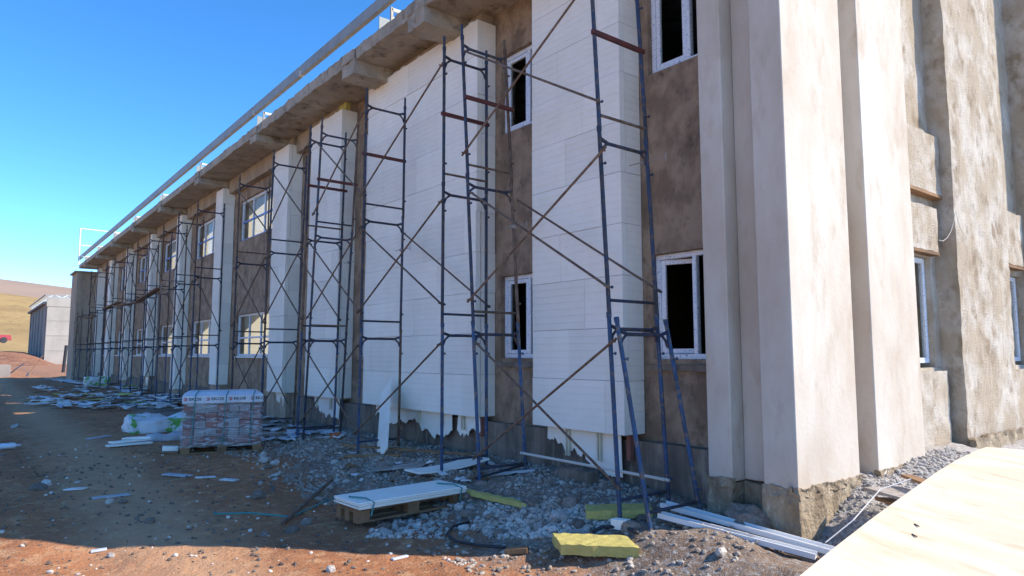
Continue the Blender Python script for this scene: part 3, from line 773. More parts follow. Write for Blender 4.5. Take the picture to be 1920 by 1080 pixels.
def brace(parent, p, q, m='rust', r=.0135):
    p, q = Vector(p), Vector(q); d = (q - p).normalized()
    mb = MB().tube(p - d * .05, q + d * .05, r, 7)
    for c in (p, q): mb.tube(c + Vector((-.03, 0, 0)), c + Vector((.03, 0, 0)), .012, 6)
    return mb.build('brace', M[m], parent)
def crossbar(parent, y, z, x0=XF - .04, x1=XR + .04):
    return MB().bar((x0, y, z), (x1, y, z), .04, .045).build('crossbar', M['red'], parent)
def tie(parent, y, z):
    mb = MB().tube((XR, y - .28, z), (XR, y + .22, z + .01), .006, 5); mb.tube((XR, y - .28, z - .05), (XR, y - .28, z + .04), .006, 5); mb.tube((XR, y - .03, z), (XR, y + .03, z), .028, 8)
    return mb.build('tie_rod', M['galv'], parent)
def tower(label, ys, levels=3, z0=.08, no=(), lean=None, cross=(), dx=0.0, rear=True):
    T = empty('scaffold_tower', (XF, sum(ys) / len(ys), z0), label, 'scaffold', 'scaffold towers along the long facade')
    lean = lean or [0] * len(ys)
    for i, y in enumerate(ys):
        for l in range(levels):
            ya = y + lean[i] * l / 3 + rnd.uniform(-.012, .012); yb = y + lean[i] * (l + 1) / 3
            g0 = min(z0, gz(XF, y) - .01) if l == 0 else z0 + PITCHZ * l
            frame_parts(T, ya, yb, z0 + PITCHZ * l, l, l == levels - 1, 'blue2' if (l == 0 and i < 2) else 'blue')
            if l == 0:
                for x in (XF, XR):
                    MB().tube((x, ya, gz(x, ya) - .03), (x, ya, z0), .0225, 8).build('foot', M['blue'], T) if gz(x, ya) - .03 < z0 else None
    for i, (a, b) in enumerate(zip(ys, ys[1:])):
        for l in range(levels):
            za, zb = z0 + PITCHZ * l + .28, z0 + PITCHZ * l + 1.62
            A = a + lean[i] * l / 3; Bq = b + lean[i + 1] * l / 3
            x = XF - .03
            if (i, l, 0) not in no: brace(T, (x - .004, A, za), (x - .004, Bq, zb))
            if (i, l, 1) not in no: brace(T, (x + .026 - .05, A, zb), (x + .026 - .05, Bq, za))
            if rear and l == 1 and (i % 2 == 0): brace(T, (XR + .03, A, za), (XR + .03, Bq, zb))
    for y, z in cross: crossbar(T, y, z)
    return T
t1 = tower('nearest blue scaffold tower, between the brown corner windows and the near white pier', [4.50, 6.74], no={}, lean=[.3, .42], cross=[(4.74, 4.86), (7.02, 4.86)])
brace(t1, (XR - .02, 4.52, .33), (XR - .02, 6.75, .34), 'wire', .016)
brace(t1, (XR, 6.75, .2), (XF, 6.74, .12), 'blue', .016)
tie(t1, 4.72, 3.62); tie(t1, 6.98, 3.25)
t2 = tower('wide scaffold tower with red crossbars in front of the broad white foam panel', [7.56, 9.95, 12.15], no={(0, 2, 0), (0, 0, 0)}, lean=[.03, -.04, -.45], cross=[(7.58, 4.8), (9.93, 4.8), (11.75, 4.75)])
tie(t2, 9.95, 3.3); tie(t2, 11.95, 3.3)
t3 = tower('third scaffold tower from the near corner, in front of two narrow white piers', [12.45, 14.5, 16.52], no={(1, 2, 1)}, lean=[-.22, -.3, 0])
crossbar(t3, 12.2, 4.72)
t4 = tower('scaffold tower behind the wrapped paver pack, around the first slim pier', [20.3, 22.5])
t5 = tower('scaffold tower at the second slim pier beyond the wrapped paver pack', [24.55, 26.75])
t6 = tower('scaffold tower at the third slim pier with a plank across it', [28.9, 31.0])
t7 = tower('scaffold tower at the fourth slim pier, under the middle of the far planks', [34.0, 36.2], rear=False)
t8 = tower('scaffold tower at the fifth slim pier near the dark end block', [39.0, 41.2], rear=False)
t9 = tower('farthest scaffold tower, beside the dark end block', [44.0, 46.0], levels=2, rear=False)
# a spare frame leaning towards the camera at the near tower
LF = empty('leaning_scaffold_frame', (4.85, 4.13, 0.1), 'loose lower scaffold frame leaning against the nearest tower, foot by the yellow slab', 'scaffold frame')
frame_parts(LF, 4.13, 4.50, gz(4.85, 4.13), 0, False, 'blue2', dxr=.02)
# planks on the far scaffolds
for (p, q), lb in zip([((300, 540), (262, 563)), ((262, 566), (216, 574)), ((222, 568), (196, 580)), ((178, 593), (160, 597))],
                      ['long orange plank on the scaffold of the third slim pier', 'orange plank lying across the fourth slim pier scaffold', 'short orange plank sticking out past the fifth slim pier', 'farthest short plank end by the dark end block']):
    a, b = onx(*p, 4.95), onx(*q, 4.95)
    z = min(a.z, b.z); 
    o = MB().bar(a, b, .22, .045).build('scaffold_plank', M['wood'], None, origin=(a + b) / 2); tag(o, lb, 'plank', 'planks on the far scaffolds')

# ------------------------------------------------------------------ far building
fb = onz(82, 684, 0.0)
FBX, FBY = fb.x, fb.y
FB = empty('distant_building', (FBX, FBY, 0), 'distant concrete block with pale sunlit end wall and open roof trusses', 'building')
SC = FBY * math.cos(0) / 100
def zat(py): return onx(82, py, FBX).z
zt, zc = zat(568), zat(555)
MB().box(FBX, FBX + 16, FBY, FBY + .4, -.5, zt - .95).build('end_wall', M['far_light'], FB)
MB().box(FBX - .1, FBX + 16, FBY - .05, FBY + .4, zt - .9, zt + .35).build('parapet', M['far_light'], FB)
for k in range(3): MB().box(FBX + .1, FBX + 15.9, FBY - .03, FBY, 2.0 + 2.2 * k, 2.08 + 2.2 * k).build('joint', M['far_conc'], FB)
MB().box(FBX, FBX + .4, FBY + .41, FBY + 34, -.5, zt - .5).build('long_wall', M['far_conc'], FB)
for k in range(6): MB().box(FBX - .18, FBX, FBY + 1 + 6 * k, FBY + 1.6 + 6 * k, -.5, zt - .5).build('pilaster', M['far_conc'], FB)
MB().box(FBX - .5, FBX + 16, FBY + .41, FBY + 34, zt - .49, zt - .2).build('roof_slab', M['far_conc'], FB)
for k in range(8):
    y = FBY + .6 + k * 4.7; tr = empty('roof_truss', (FBX, y, zt), parent=FB)
    MB().bar((FBX - .3, y, zt + .45), (FBX + 15, y, zt + .45), .12, .12).build('chord', M['truss'], tr)
    MB().bar((FBX - .3, y, zt + .75), (FBX + 15, y, zt + 1.9), .12, .12).build('chord', M['truss'], tr)
    mb = MB()
    for j in range(9):
        x = FBX + j * 1.8; mb.bar((x, y, zt + .45), (x + .9, y, zt + .8 + .077 * (x + .9 - FBX)), .09, .09); mb.bar((x + .9, y, zt + .8 + .077 * (x + .9 - FBX)), (x + 1.8, y, zt + .45), .09, .09)
    mb.build('webbing', M['greywhite'], tr)
MB().box(FBX - .35, FBX - .2, FBY + .4, FBY + 34, zt + .76, zt + .9).build('edge_beam', M['truss'], FB)

# ------------------------------------------------------------------ odd things at the far left
cp = onz(-27, 643, 2.7)
CAR = empty('red_car', cp, 'small red car parked on the earth bank at the left edge', 'car')
ca = R(70)
def cx(u, v, w): return Vector((cp.x + u * math.sin(ca) - v * math.cos(ca) * 1, cp.y + u * math.cos(ca) + v * math.sin(ca), cp.z + w))
def cbox(name, m, u0, u1, v0, v1, w0, w1, tp=0.0, parent=None):
    vs = [cx(u0, v0, w0), cx(u1, v0, w0), cx(u1, v1, w0), cx(u0, v1, w0), cx(u0 + tp, v0 + tp * .3, w1), cx(u1 - tp, v0 + tp * .3, w1), cx(u1 - tp, v1 - tp * .3, w1), cx(u0 + tp, v1 - tp * .3, w1)]
    return MB().add(vs, [(0, 3, 2, 1), (4, 5, 6, 7), (0, 1, 5, 4), (1, 2, 6, 5), (2, 3, 7, 6), (3, 0, 4, 7)]).build(name, m, CAR, bevel=.03)
cbox('body', M['carred'], -2, 2, -.8, .8, .3, .85, .08)
cbox('cabin', M['carred'], -1.5, .9, -.72, .72, .86, 1.42, .4)
cbox('side_window', M['dark'], -1.1, .5, -.76, -.70, .92, 1.3, .25)
cbox('windscreen', M['dark'], .45, .92, -.6, .6, .9, 1.3, .15)
for u in (-1.25, 1.25):
    for v in (-.8, .8):
        MB().tube(cx(u, v - .09, .3), cx(u, v + .09, .3), .32, 12).build('wheel', M['black'], CAR)
p = gp(8, 706)
o = MB().box(p.x - .75, p.x + .32, p.y - .4, p.y + .4, p.z - .1, p.z + .82).build('concrete_block', M['far_conc'], None, bevel=.02, origin=p); tag(o, 'grey concrete block at the left edge, nearer of two', 'block')
p = onz(9, 678, .2)
o = MB().box(p.x - 2.6, p.x + .55, p.y, p.y + 1.2, p.z - .8, p.z + 1.5).build('concrete_block', M['far_light'], None, bevel=.03, origin=p); tag(o, 'pale sunlit block at the left edge in front of the red earth bank', 'block')
p = gp(118, 698)
o = MB().tube(p - Vector((0, 0, .3)), p + Vector((.12, 0, 2.2)), .12, 10).build('steel_post', M['black'], None, origin=p); tag(o, 'dark upright post standing in front of the distant building', 'post')
p = gp(52, 706)
SH = empty('shovel', p, 'shovel with pale handle stuck in debris at far left', 'shovel')
q = p + Vector((.9, 1.0, 1.5))
MB().tube(p + Vector((0, 0, .1)), q, .03, 7).build('handle', M['wood'], SH)
MB().bar(p + Vector((-.15, -.1, -.15)), p + Vector((.05, 0, .25)), .26, .02).build('blade', M['galv'], SH)
o = MB().path([gp(20, 700) + Vector((0, 0, .02)), gp(30, 699) + Vector((0, 0, .35)), gp(44, 696) + Vector((0, 0, .7))], .05, 6).build('bent_pipe', M['black'], None, origin=gp(30, 699)); tag(o, 'dark bent pipe lying by the shovel at far left', 'pipe')

# ------------------------------------------------------------------ pallets
def pallet(origin, ux, uy, L, W, label):
    """ux along the long side, uy across; origin = front left bottom corner"""
    o = Vector(origin); ux = Vector(ux).normalized(); uy = Vector(uy).normalized(); uz = Vector((0, 0, 1))
    T = empty('wooden_pallet', o, label, 'pallet', 'wooden pallets')
    def bb(a0, a1, b0, b1, c0, c1): return MB().obb(o + ux * (a0 + a1) / 2 + uy * (b0 + b1) / 2 + uz * (c0 + c1) / 2, ux * (a1 - a0) / 2, uy * (b1 - b0) / 2, uz * (c1 - c0) / 2)
    for b0 in (0, W / 2 - .05, W - .1):
        bb(0, L, b0, b0 + .1, 0, .02).build('bottom_board', M['wood'], T)
        for a0 in (0, L / 2 - .07, L - .14): bb(a0, a0 + .14, b0, b0 + .1, .0205, .10).build('block', M['wood'], T)
    for a0 in (0, L / 2 - .07, L - .14): bb(a0, a0 + .14, 0, W, .1005, .12).build('bearer', M['wood'], T)
    for k in range(5):
        b0 = (W - .12) * k / 4; bb(0, L, b0, b0 + .12, .1205, .14).build('deck_board', M['wood'], T)
    return T, bb
pa, pb = gp(337, 852), gp(490, 846)
ux = (pb - pa); ux.z = 0; LP = ux.length; ux.normalize(); uy = Vector((-ux.y, ux.x, 0))
pz_ = Vector((pa.x, pa.y, min(pa.z, pb.z) + .01))
_, bb = pallet(pz_, ux, uy, LP, .95, 'wooden pallet carrying the film wrapped paver pack')
PK = empty('paver_pack', pz_ + Vector((0, 0, .14)), 'film wrapped pack of red and grey pavers with printed top band', 'paver pack')
rows, cols = 6, 7; bh = .125; bl = (LP - .04) / cols
for r in range(rows):
    for c in range(cols):
        z0 = .142 + r * (bh + .004)
        mm = M['brick'] if r in (0, 3) or (r == 2 and c % 3 != 1) or (r in (1, 4) and c % 3 == 0) else M['brick_g']
        if (c + r) % 4 == 3 and r in (0, 3): continue
        j = rnd.uniform(0, .02)
        bb(.02 + c * bl + .003, .02 + (c + 1) * bl - .003, .03 + j, .22 + j, z0, z0 + bh).build('paver', mm, PK, bevel=.006)
    for c in range(4):
        z0 = .142 + r * (bh + .004)
        bb(LP - .21, LP - .03, .24 + c * .16, .235 + (c + 1) * .16, z0, z0 + bh).build('paver', M['brick'] if r % 2 else M['brick_g'], PK, bevel=.006)
bb(.05, LP - .22, .25, .9, .145, .142 + rows * (bh + .004)).build('paver_core', M['brick_g'], PK)
PT = .142 + rows * (bh + .004)
# film shell, a little slack
def film_shell():
    mb = MB(); n = 18; nz_ = 12; vs = []; fs = []
    per = []
    for k in range(n): per.append((LP * k / n, -.012))
    for k in range(n): per.append((LP + .012, .95 * k / n))
    for k in range(n): per.append((LP - LP * k / n, .962))
    for k in range(n): per.append((-.012, .95 - .95 * k / n))
    for i in range(nz_ + 1):
        t = i / nz_; z = .10 + (PT - .08) * t
        for (a, b) in per:
            q = Vector((a * 6, b * 6, z * 9)); d = mnoise.noise(q) * .012
            ca, cb = LP / 2, .475
            s = 1 - .02 * t
            vs.append(pz_ + ux * (ca + (a - ca) * s) + uy * (cb + (b - cb) * s + (d if b < .0 else -d) * .6) + Vector((0, 0, z)))
    m_ = len(per)
    for i in range(nz_):
        for k in range(m_): fs.append((i * m_ + k, i * m_ + (k + 1) % m_, (i + 1) * m_ + (k + 1) % m_, (i + 1) * m_ + k))
    return MB().add(vs, fs).build('stretch_film', M['film'], PK, smooth=True)
film_shell()
bb(.0, LP, -.02, -.017, PT - .10, PT + .02).build('printed_band', M['wrapwhite'], PK)
def topcap():
    o = pz_; z = PT + .022
    P4 = [(0, -.015), (LP, -.015), (LP, .96), (0, .96)]; Q4 = [(.09, .12), (LP - .09, .12), (LP - .09, .85), (.09, .85)]
    vs = [o + ux * a + uy * b + Vector((0, 0, z)) for a, b in P4] + [o + ux * a + uy * b + Vector((0, 0, z + .05)) for a, b in Q4] + [o + ux * a + uy * b + Vector((0, 0, z - .02)) for a, b in P4]
    fs = [(4, 5, 6, 7)] + [(i, (i + 1) % 4, 4 + (i + 1) % 4, 4 + i) for i in range(4)] + [(8 + i, 8 + (i + 1) % 4, (i + 1) % 4, i) for i in range(4)] + [(11, 10, 9, 8)]
    return MB().add(vs, fs).build('top_cover', M['scrap_b'], PK)
topcap()
for a in (LP * .14, LP * .52, LP * .86):
    d = .03
    q = [pz_ + ux * (a - .02) + uy * -.026 + Vector((0, 0, .14)), pz_ + ux * a + uy * -.03 + Vector((0, 0, PT * .5)), pz_ + ux * (a + .02) + uy * -.026 + Vector((0, 0, PT + .03)), pz_ + ux * (a + .05) + uy * .12 + Vector((0, 0, PT + .078)), pz_ + ux * (a + .05) + uy * .9 + Vector((0, 0, PT + .078))]
    MB().path(q, .009, 5).build('strap', M['teal'], PK)
def text_mesh(body, size, m, parent, origin, u, n, name='lettering'):
    cu = bpy.data.curves.new('t', 'FONT'); cu.body = body; cu.size = size; cu.extrude = .0006; cu.offset = size * .02; cu.align_x = 'LEFT'
    to = bpy.data.objects.new('t', cu); col.objects.link(to)
    dg = bpy.context.evaluated_depsgraph_get(); me = bpy.data.meshes.new_from_object(to.evaluated_get(dg))
    bpy.data.objects.remove(to)
    v = Vector((0, 0, 1)); off = wloc(parent)
    for vt in me.vertices:
        c = vt.co; vt.co = Vector(origin) + u * (c.x * 1.25) + v * c.y + n * c.z - off
    me.materials.clear(); me.materials.append(m)
    o = bpy.data.objects.new(name, me); col.objects.link(o); o.parent = parent; WL[o.name] = off
    return o
for k in range(4):
    a = .02 + k * LP * .275
    org = pz_ + ux * (a + .075) - uy * .0225 + Vector((0, 0, PT - .055))
    text_mesh('EKOS' if k < 3 else 'EKO', .062, M['ink'], PK, org, ux, -uy)
    mb = MB()
    for (u0, u1, w0, w1) in ((.0, .05, .03, .042), (.015, .06, .012, .024), (.0, .05, -.006, .006)):
        mb.obb(pz_ + ux * (a + (u0 + u1) / 2) - uy * .0222 + Vector((0, 0, PT - .055 + (w0 + w1) / 2)), ux * (u1 - u0) / 2, uy * .001, Vector((0, 0, (w1 - w0) / 2)))
    mb.build('logo_mark', M['redink'], PK)

# foam sheets on the front pallet
zt0 = gz(3.5, 6.6) + .26
a, b, c = onz(663, 948, zt0), onz(872, 914, zt0), onz(637, 913, zt0)
base = Vector((a.x, a.y, zt0 - .21)); ux = (b - a); ux.z = 0; LP2 = ux.length; WP2 = min(.8, (c - a).length); ux.normalize(); uy = Vector((-ux.y, ux.x, 0)); WP2 = .46; a = a + ux * .05; base = Vector((a.x, a.y, zt0 - .19)); LP2 -= .07
_, bb2 = pallet(base, ux, uy, LP2, WP2, 'wooden pallet holding a flat stack of white foam sheets')
for k in range(5):
    z0 = .142 + k * .014; jx, jy = rnd.uniform(-.02, .02), rnd.uniform(-.015, .01)
    o_ = base + Vector((0, 0, z0))
    mb = MB(); n = 8; vs = []; fs = []
    for i in range(n + 1):
        t = i / n; u = -.015 + jx + (LP2 + .03) * t; zz = z0 - .012 * math.sin(math.pi * t) * (0 if k == 0 else .0)
        for (bq, cq) in ((-.03 + jy, 0), (WP2 + .03 + jy, 0), (WP2 + .03 + jy, .0125), (-.03 + jy, .0125)): vs.append(base + ux * u + uy * bq + Vector((0, 0, zz + cq)))
    for i in range(n):
        q = i * 4
        for s in range(4): fs.append((q + s, q + (s + 1) % 4, q + 4 + (s + 1) % 4, q + 4 + s))
    fs += [(3, 2, 1, 0), (n * 4, n * 4 + 1, n * 4 + 2, n * 4 + 3)]
    o = mb.add(vs, [f[::-1] for f in fs]).build('foam_sheet', M['foam'], None, origin=o_)
    tag(o, ['lowest white foam sheet in the flat stack on the pallet', 'second lowest white foam sheet in the stack on the pallet', 'middle white foam sheet in the stack on the pallet', 'fourth white foam sheet up in the stack on the pallet', 'top flat white foam sheet on the pallet stack'][k], 'foam sheet', 'white foam sheets on the front pallet')
# bent-up sheet on the far end of the stack
zt_ = base.z + .142 + 5 * .014 + .004
q0 = onz(785, 889, zt_); q1 = onz(868, 880, zt_ + .02); q2 = atd(916, 862, (onz(785, 889, zt_) - EYE).dot(FW) + .45)
n0 = Vector((0, 0, 1))
e1 = q2 - q0; w_ = uy * .55
vs = []; fs = []; n = 6
for i in range(n + 1):
    t = i / n; p_ = q0 + e1 * t + Vector((0, 0, -.035 * math.sin(math.pi * t)))
    for bq in (-.02, .33):
        for cq in (0, .022): vs.append(p_ + uy * bq + Vector((0, 0, cq)))
for i in range(n):
    q = i * 4; fs += [(q, q + 4, q + 6, q + 2), (q + 1, q + 3, q + 7, q + 5), (q, q + 1, q + 5, q + 4), (q + 2, q + 6, q + 7, q + 3)]
fs += [(0, 2, 3, 1), (n * 4, n * 4 + 1, n * 4 + 3, n * 4 + 2)]
o = MB().add(vs, [f[::-1] for f in fs]).build('foam_sheet', M['foam'], None, origin=q0); tag(o, 'bent white foam sheet rising off the back end of the pallet stack', 'foam sheet', 'white foam sheets on the front pallet')
zs_ = zt_ + .004
for (u, nm) in ((.12, 'teal strap hanging loose over the left end of the foam stack'), (LP2 - .1, 'teal strap pulled over the right end of the foam stack')):
    pts = [base + ux * (u - .06) + uy * .3 + Vector((0, 0, .218)), base + ux * u + uy * .05 + Vector((0, 0, .234)), base + ux * (u + .04) + uy * -.045 + Vector((0, 0, .2)), base + ux * (u + .0) + uy * -.06 + Vector((0, 0, .07))]
    o = MB().path(pts, .009, 5).build('strap', M['teal'], None, origin=base); tag(o, nm, 'strap')
pts = [gp(400, 966), gp(470, 968), gp(545, 972), gp(600, 950), gp(635, 930)]
o = MB().path([p + Vector((0, 0, .015 + .02 * (i % 2))) for i, p in enumerate(pts)], .010, 5).build('strap', M['teal'], None, origin=pts[2]); tag(o, 'long teal strap trailing on the soil left of the foam pallet', 'strap')
p, q = gp(530, 985), gp(622, 924)
o = MB().tube(p + Vector((0, 0, .02)), q + Vector((0, 0, .16)), .022, 7).build('timber_pole', M['rust'], None, origin=p); tag(o, 'thin brown pole lying against the left corner of the foam pallet', 'pole')

# ------------------------------------------------------------------ mineral wool slabs
def slab_item(name, m, pxs, h, label, cat, rough=.012, lift=0.0, group=None, keep_z=None):
    """pxs: three ground pixels: left front, right front, left back"""
    a, b, c = [gp(*t) for t in pxs]
    ux = (b - a); uy = (c - a); z = max(a.z, b.z, c.z) - .01 + lift
    ux.z = uy.z = 0
    L, W = ux.length, uy.length
    nx_, ny_ = max(3, int(L / .05)), max(3, int(W / .05)); vs = []; fs = []
    for top in (0, 1):
        for i in range(nx_ + 1):
            for j in range(ny_ + 1):
                e = a + ux * (i / nx_) + uy * (j / ny_); d = mnoise.noise_vector(Vector((e.x * 14, e.y * 14, top * 3 + a.x))) * rough
                vs.append(Vector((e.x, e.y, z + h * top)) + d)
    K = (nx_ + 1) * (ny_ + 1)
    def id_(t, i, j): return t * K + i * (ny_ + 1) + j
    for i in range(nx_):
        for j in range(ny_):
            fs += [(id_(1, i, j), id_(1, i + 1, j), id_(1, i + 1, j + 1), id_(1, i, j + 1)), (id_(0, i, j), id_(0, i, j + 1), id_(0, i + 1, j + 1), id_(0, i + 1, j))]
    for i in range(nx_): fs += [(id_(0, i, 0), id_(0, i + 1, 0), id_(1, i + 1, 0), id_(1, i, 0)), (id_(0, i, ny_), id_(1, i, ny_), id_(1, i + 1, ny_), id_(0, i + 1, ny_))]
    for j in range(ny_): fs += [(id_(0, 0, j), id_(1, 0, j), id_(1, 0, j + 1), id_(0, 0, j + 1)), (id_(0, nx_, j), id_(0, nx_, j + 1), id_(1, nx_, j + 1), id_(1, nx_, j))]
    o = MB().add(vs, fs).build(name, m, None, origin=Vector((a.x, a.y, z))); tag(o, label, cat, group); return o
GW = 'yellow mineral wool slabs in the rubble'
slab_item('wool_slab', M['wool'], [(1052, 1062), (1199, 1044), (1036, 1030)], .085, 'yellow mineral wool slab nearest the camera, half in sunlight', 'insulation slab', group=GW, keep_z=-.2)
slab_item('wool_slab', M['wool'], [(1100, 984), (1224, 974), (1098, 960)], .075, 'green yellow wool slab in full shade at the foot of the leaning frame', 'insulation slab', group=GW, lift=0.01)
slab_item('wool_slab', M['wool'], [(884, 940), (986, 954), (876, 930)], .05, 'long thin yellow wool strip beside the foam pallet', 'insulation slab', group=GW, lift=0.01)

# ------------------------------------------------------------------ leaning and lying boards
p = gp(716, 852); t_ = Vector((5.70, p.y + 1.0, 1.28)); t_ = onx(724, 724, 5.62)
o = MB().bar(p + Vector((0, 0, -.03)), t_, .40, .02, (-1, 0.2, .3)).build('leaning_foam_board', M['foam'], None, origin=p); tag(o, 'narrow white foam board leaning upright against the broad panel', 'foam board')
def lying(name, m, p1, p2, w, h, label, cat, lift=0.0, group=None):
    a, b = gp(*p1), gp(*p2)
    o = MB().bar(a + Vector((0, 0, h / 2 + lift)), b + Vector((0, 0, h / 2 + lift)), w, h).build(name, m, None, bevel=min(.004, h * .2), origin=(a + b) / 2)
    tag(o, label, cat, group); return o
# white profiles on the ground by the corner
def prof(p1, p2, z1, z2, w, label):
    a, b = onz(*p1, z1), onz(*p2, z2)
    d = (b - a).normalized(); s = d.cross(Vector((0, 0, 1))).normalized(); u = s.cross(d); mb = MB()
    for (c, hw, hh) in ((s * 0, w / 2, .004), (s * (w / 2 - .004) + u * .022, .004, .018), (s * (-w / 2 + .004) + u * .022, .004, .018), (s * .012 + u * .018, .003, .014)):
        mb.obb((a + b) / 2 + c, d * (b - a).length / 2, s * hw, u * hh)
    o = mb.build('white_profile', M['white'], None, origin=a); tag(o, label, 'plastic profile', 'white plastic profiles by the corner')
prof((1243, 948), (1560, 1037), gz(5.6, 4.6) + .07, gz(5.6, 2.8) + .07, .13, 'upper of two white plastic profiles lying by the corner base')
prof((1236, 968), (1530, 1046), gz(5.5, 4.5) + .05, gz(5.5, 2.7) + .045, .10, 'lower white plastic profile lying nearer the camera by the corner')
# big plywood sheet at lower right
def ply():
    n = 40; mm = 16; vs = []; fs = []
    E_ = [(0, 1440, 1128), (.18, 1560, 1030), (.36, 1640, 968), (.52, 1700, 925), (.68, 1758, 884), (.80, 1796, 861), (.92, 1832, 844), (1, 1850, 838)]
    def left(t):
        for (t0, x0, y0), (t1, x1, y1) in zip(E_, E_[1:]):
            if t <= t1 + 1e-9:
                k = (t - t0) / (t1 - t0); px = x0 + (x1 - x0) * k; py = y0 + (y1 - y0) * k; break
        return atd(px, py, 2.5 + 2.4 * t)
    for i in range(n + 1):
        t = i / n; p = left(t)
        for j in range(mm + 1):
            s = j / mm; q = p + RT * (1.35 * s) - Vector((0, 0, 1)) * (.03 * s + .03 * math.sin(3 * s + 4 * t) - .03 * math.sin(4 * t) + .10 * s * t) + FW * (-.1 * s)
            vs += [q, q - Vector((0, 0, .016))]
    K = 2 * (mm + 1)
    for i in range(n):
        for j in range(mm):
            a = i * K + 2 * j; fs += [(a, a + 2, a + 2 + K, a + K), (a + 1, a + 1 + K, a + 3 + K, a + 3)]
        a = i * K; fs.append((a, a + K, a + K + 1, a + 1)); a = i * K + 2 * mm; fs.append((a, a + 1, a + K + 1, a + K))
    for j in range(mm):
        a = 2 * j; fs.append((a, a + 1, a + 3, a + 2)); a = n * K + 2 * j; fs.append((a, a + 2, a + 3, a + 1))
    org = left(.5)
    o = MB().add(vs, fs).build('plywood_sheet', M['ply'], None, origin=org, smooth=True)
    for p_ in o.data.polygons: p_.use_smooth = False
    tag(o, 'large curved sheet of pale plywood in bright sun at the lower right', 'plywood')
    return left
pl = ply()
for k, t in enumerate((.3, .85)):
    c = pl(t) + RT * .7; zb = gz(c.x, c.y) - .05
    MBt = MB().box(c.x - .45, c.x + .55, c.y - .08, c.y + .08, zb, c.z - .09)
    o = MBt.build('timber_trestle', M['wood'], None, origin=(c.x, c.y, zb)); tag(o, ['rough timber block propping the near end of the plywood sheet', 'rough timber block propping the far end of the plywood sheet'][k], 'timber block')
for k, (px, py) in enumerate(((1723, 1006), (1726, 985))):
    d = 3.3
    for it in range(1): pass
    # twigs lying on the sheet
    best = min(((pl(i / 40) + RT * (1.35 * j / 40) - Vector((0, 0, 1)) * (.03 * j / 40 + .03 * math.sin(3 * j / 40 + 4 * i / 40) - .03 * math.sin(4 * i / 40) + .10 * j * i / 1600) + FW * (-.1 * j / 40)) for i in range(41) for j in range(41)), key=lambda p: ((960 + F_PX * (p - EYE).dot(RT) / (p - EYE).dot(FW) - px) ** 2 + (540 - F_PX * (p - EYE).dot(UP) / (p - EYE).dot(FW) - py) ** 2))
    o = MB().tube(best + Vector((-.012, -.01, .004)), best + Vector((.012, .02, .006)), .003, 5).build('twig', M['dark'], None, origin=best); tag(o, ['dark twig lying on the plywood sheet, nearer one', 'dark twig lying on the plywood sheet, farther one'][k], 'twig')
# formwork boards on the heap behind the plywood
for (p1, p2, w, z1, lb, m_) in (((1652, 915), (1750, 942), .34, .36, 'grey formwork board on the rubble heap behind the plywood', 'oldwood'), ((1700, 892), (1760, 915), .10, .46, 'brown batten sticking out above the formwork board', 'wood'), ((1672, 935), (1720, 950), .3, .27, 'lower dark formwork board under the grey one on the heap', 'wood')):
    a, b = onz(*p1, z1), onz(*p2, z1 + .02)
    o = MB().bar(a, b, w, .025).build('formwork_board', M[m_], None, origin=a); tag(o, lb, 'board')
pts = [onz(1548, 1017, .04), onz(1600, 975, .2), onz(1650, 918, .40), onz(1708, 898, .48)]
o = MB().path(pts, .005, 5).build('string_line', M['white'], None, origin=pts[0]); tag(o, 'white string line running over the rubble to the formwork boards', 'string')
# hoses
pts = [gp(950, 1034), gp(900, 1030), gp(855, 1022), gp(838, 1008), gp(850, 993), gp(880, 985)]
o = MB().path([p + Vector((0, 0, .035)) for p in pts], .015, 8).build('hose', M['black'], None, origin=pts[0], smooth=True); tag(o, 'dark hose curling out of the gravel in front of the foam pallet', 'hose')
pts = [gp(1112, 1003), gp(1130, 994), gp(1160, 994), gp(1180, 998), gp(1196, 1006)]
o = MB().path([p + Vector((0, 0, .03)) for p in pts], .018, 8).build('hose', M['black'], None, origin=pts[0], smooth=True); tag(o, 'short black hose piece between the two nearer yellow slabs', 'hose')
lying('wood_offcut', M['wood'], (948, 1038), (990, 1036), .09, .05, 'short timber offcut at the end of the dark hose', 'offcut')
lying('timber_plank', M['wood'], (650, 858), (752, 856), .14, .04, 'brown plank lying at the foot of the wide scaffold', 'plank')
lying('timber_plank', M['oldwood'], (706, 880), (800, 872), .4, .02, 'grey board lying flat behind the foam pallet', 'plank')
lying('timber_plank', M['wood'], (640, 842), (905, 862), .05, .03, 'long thin batten on the ground along the wide scaffold', 'plank', .05)
lying('steel_rod', M['black'], (960, 893), (990, 884), .03, .03, 'dark rod between the scaffold feet left of the near pier', 'rod')
lying('white_tube', M['scrap_b'], (915, 893), (1002, 884), .045, .03, 'bluish white tube on the soil behind the yellow strip', 'tube')
lying('foam_offcut', M['foam'], (1150, 990), (1178, 994), .09, .09, 'small white foam cube beside the shaded yellow slab', 'foam offcut')
lying('concrete_lump', M['plinth'], (1056, 894), (1112, 906), .18, .12, 'pale concrete lump at the foot of the wall under the near pier', 'lump')
lying('timber_plank', M['wood'], (248, 851), (336, 850), .09, .03, 'dark plank just left of the paver pallet', 'plank')
lying('foam_offcut', M['foam'], (304, 846), (334, 846), .14, .08, 'white foam block by the left foot of the paver pallet', 'foam offcut')
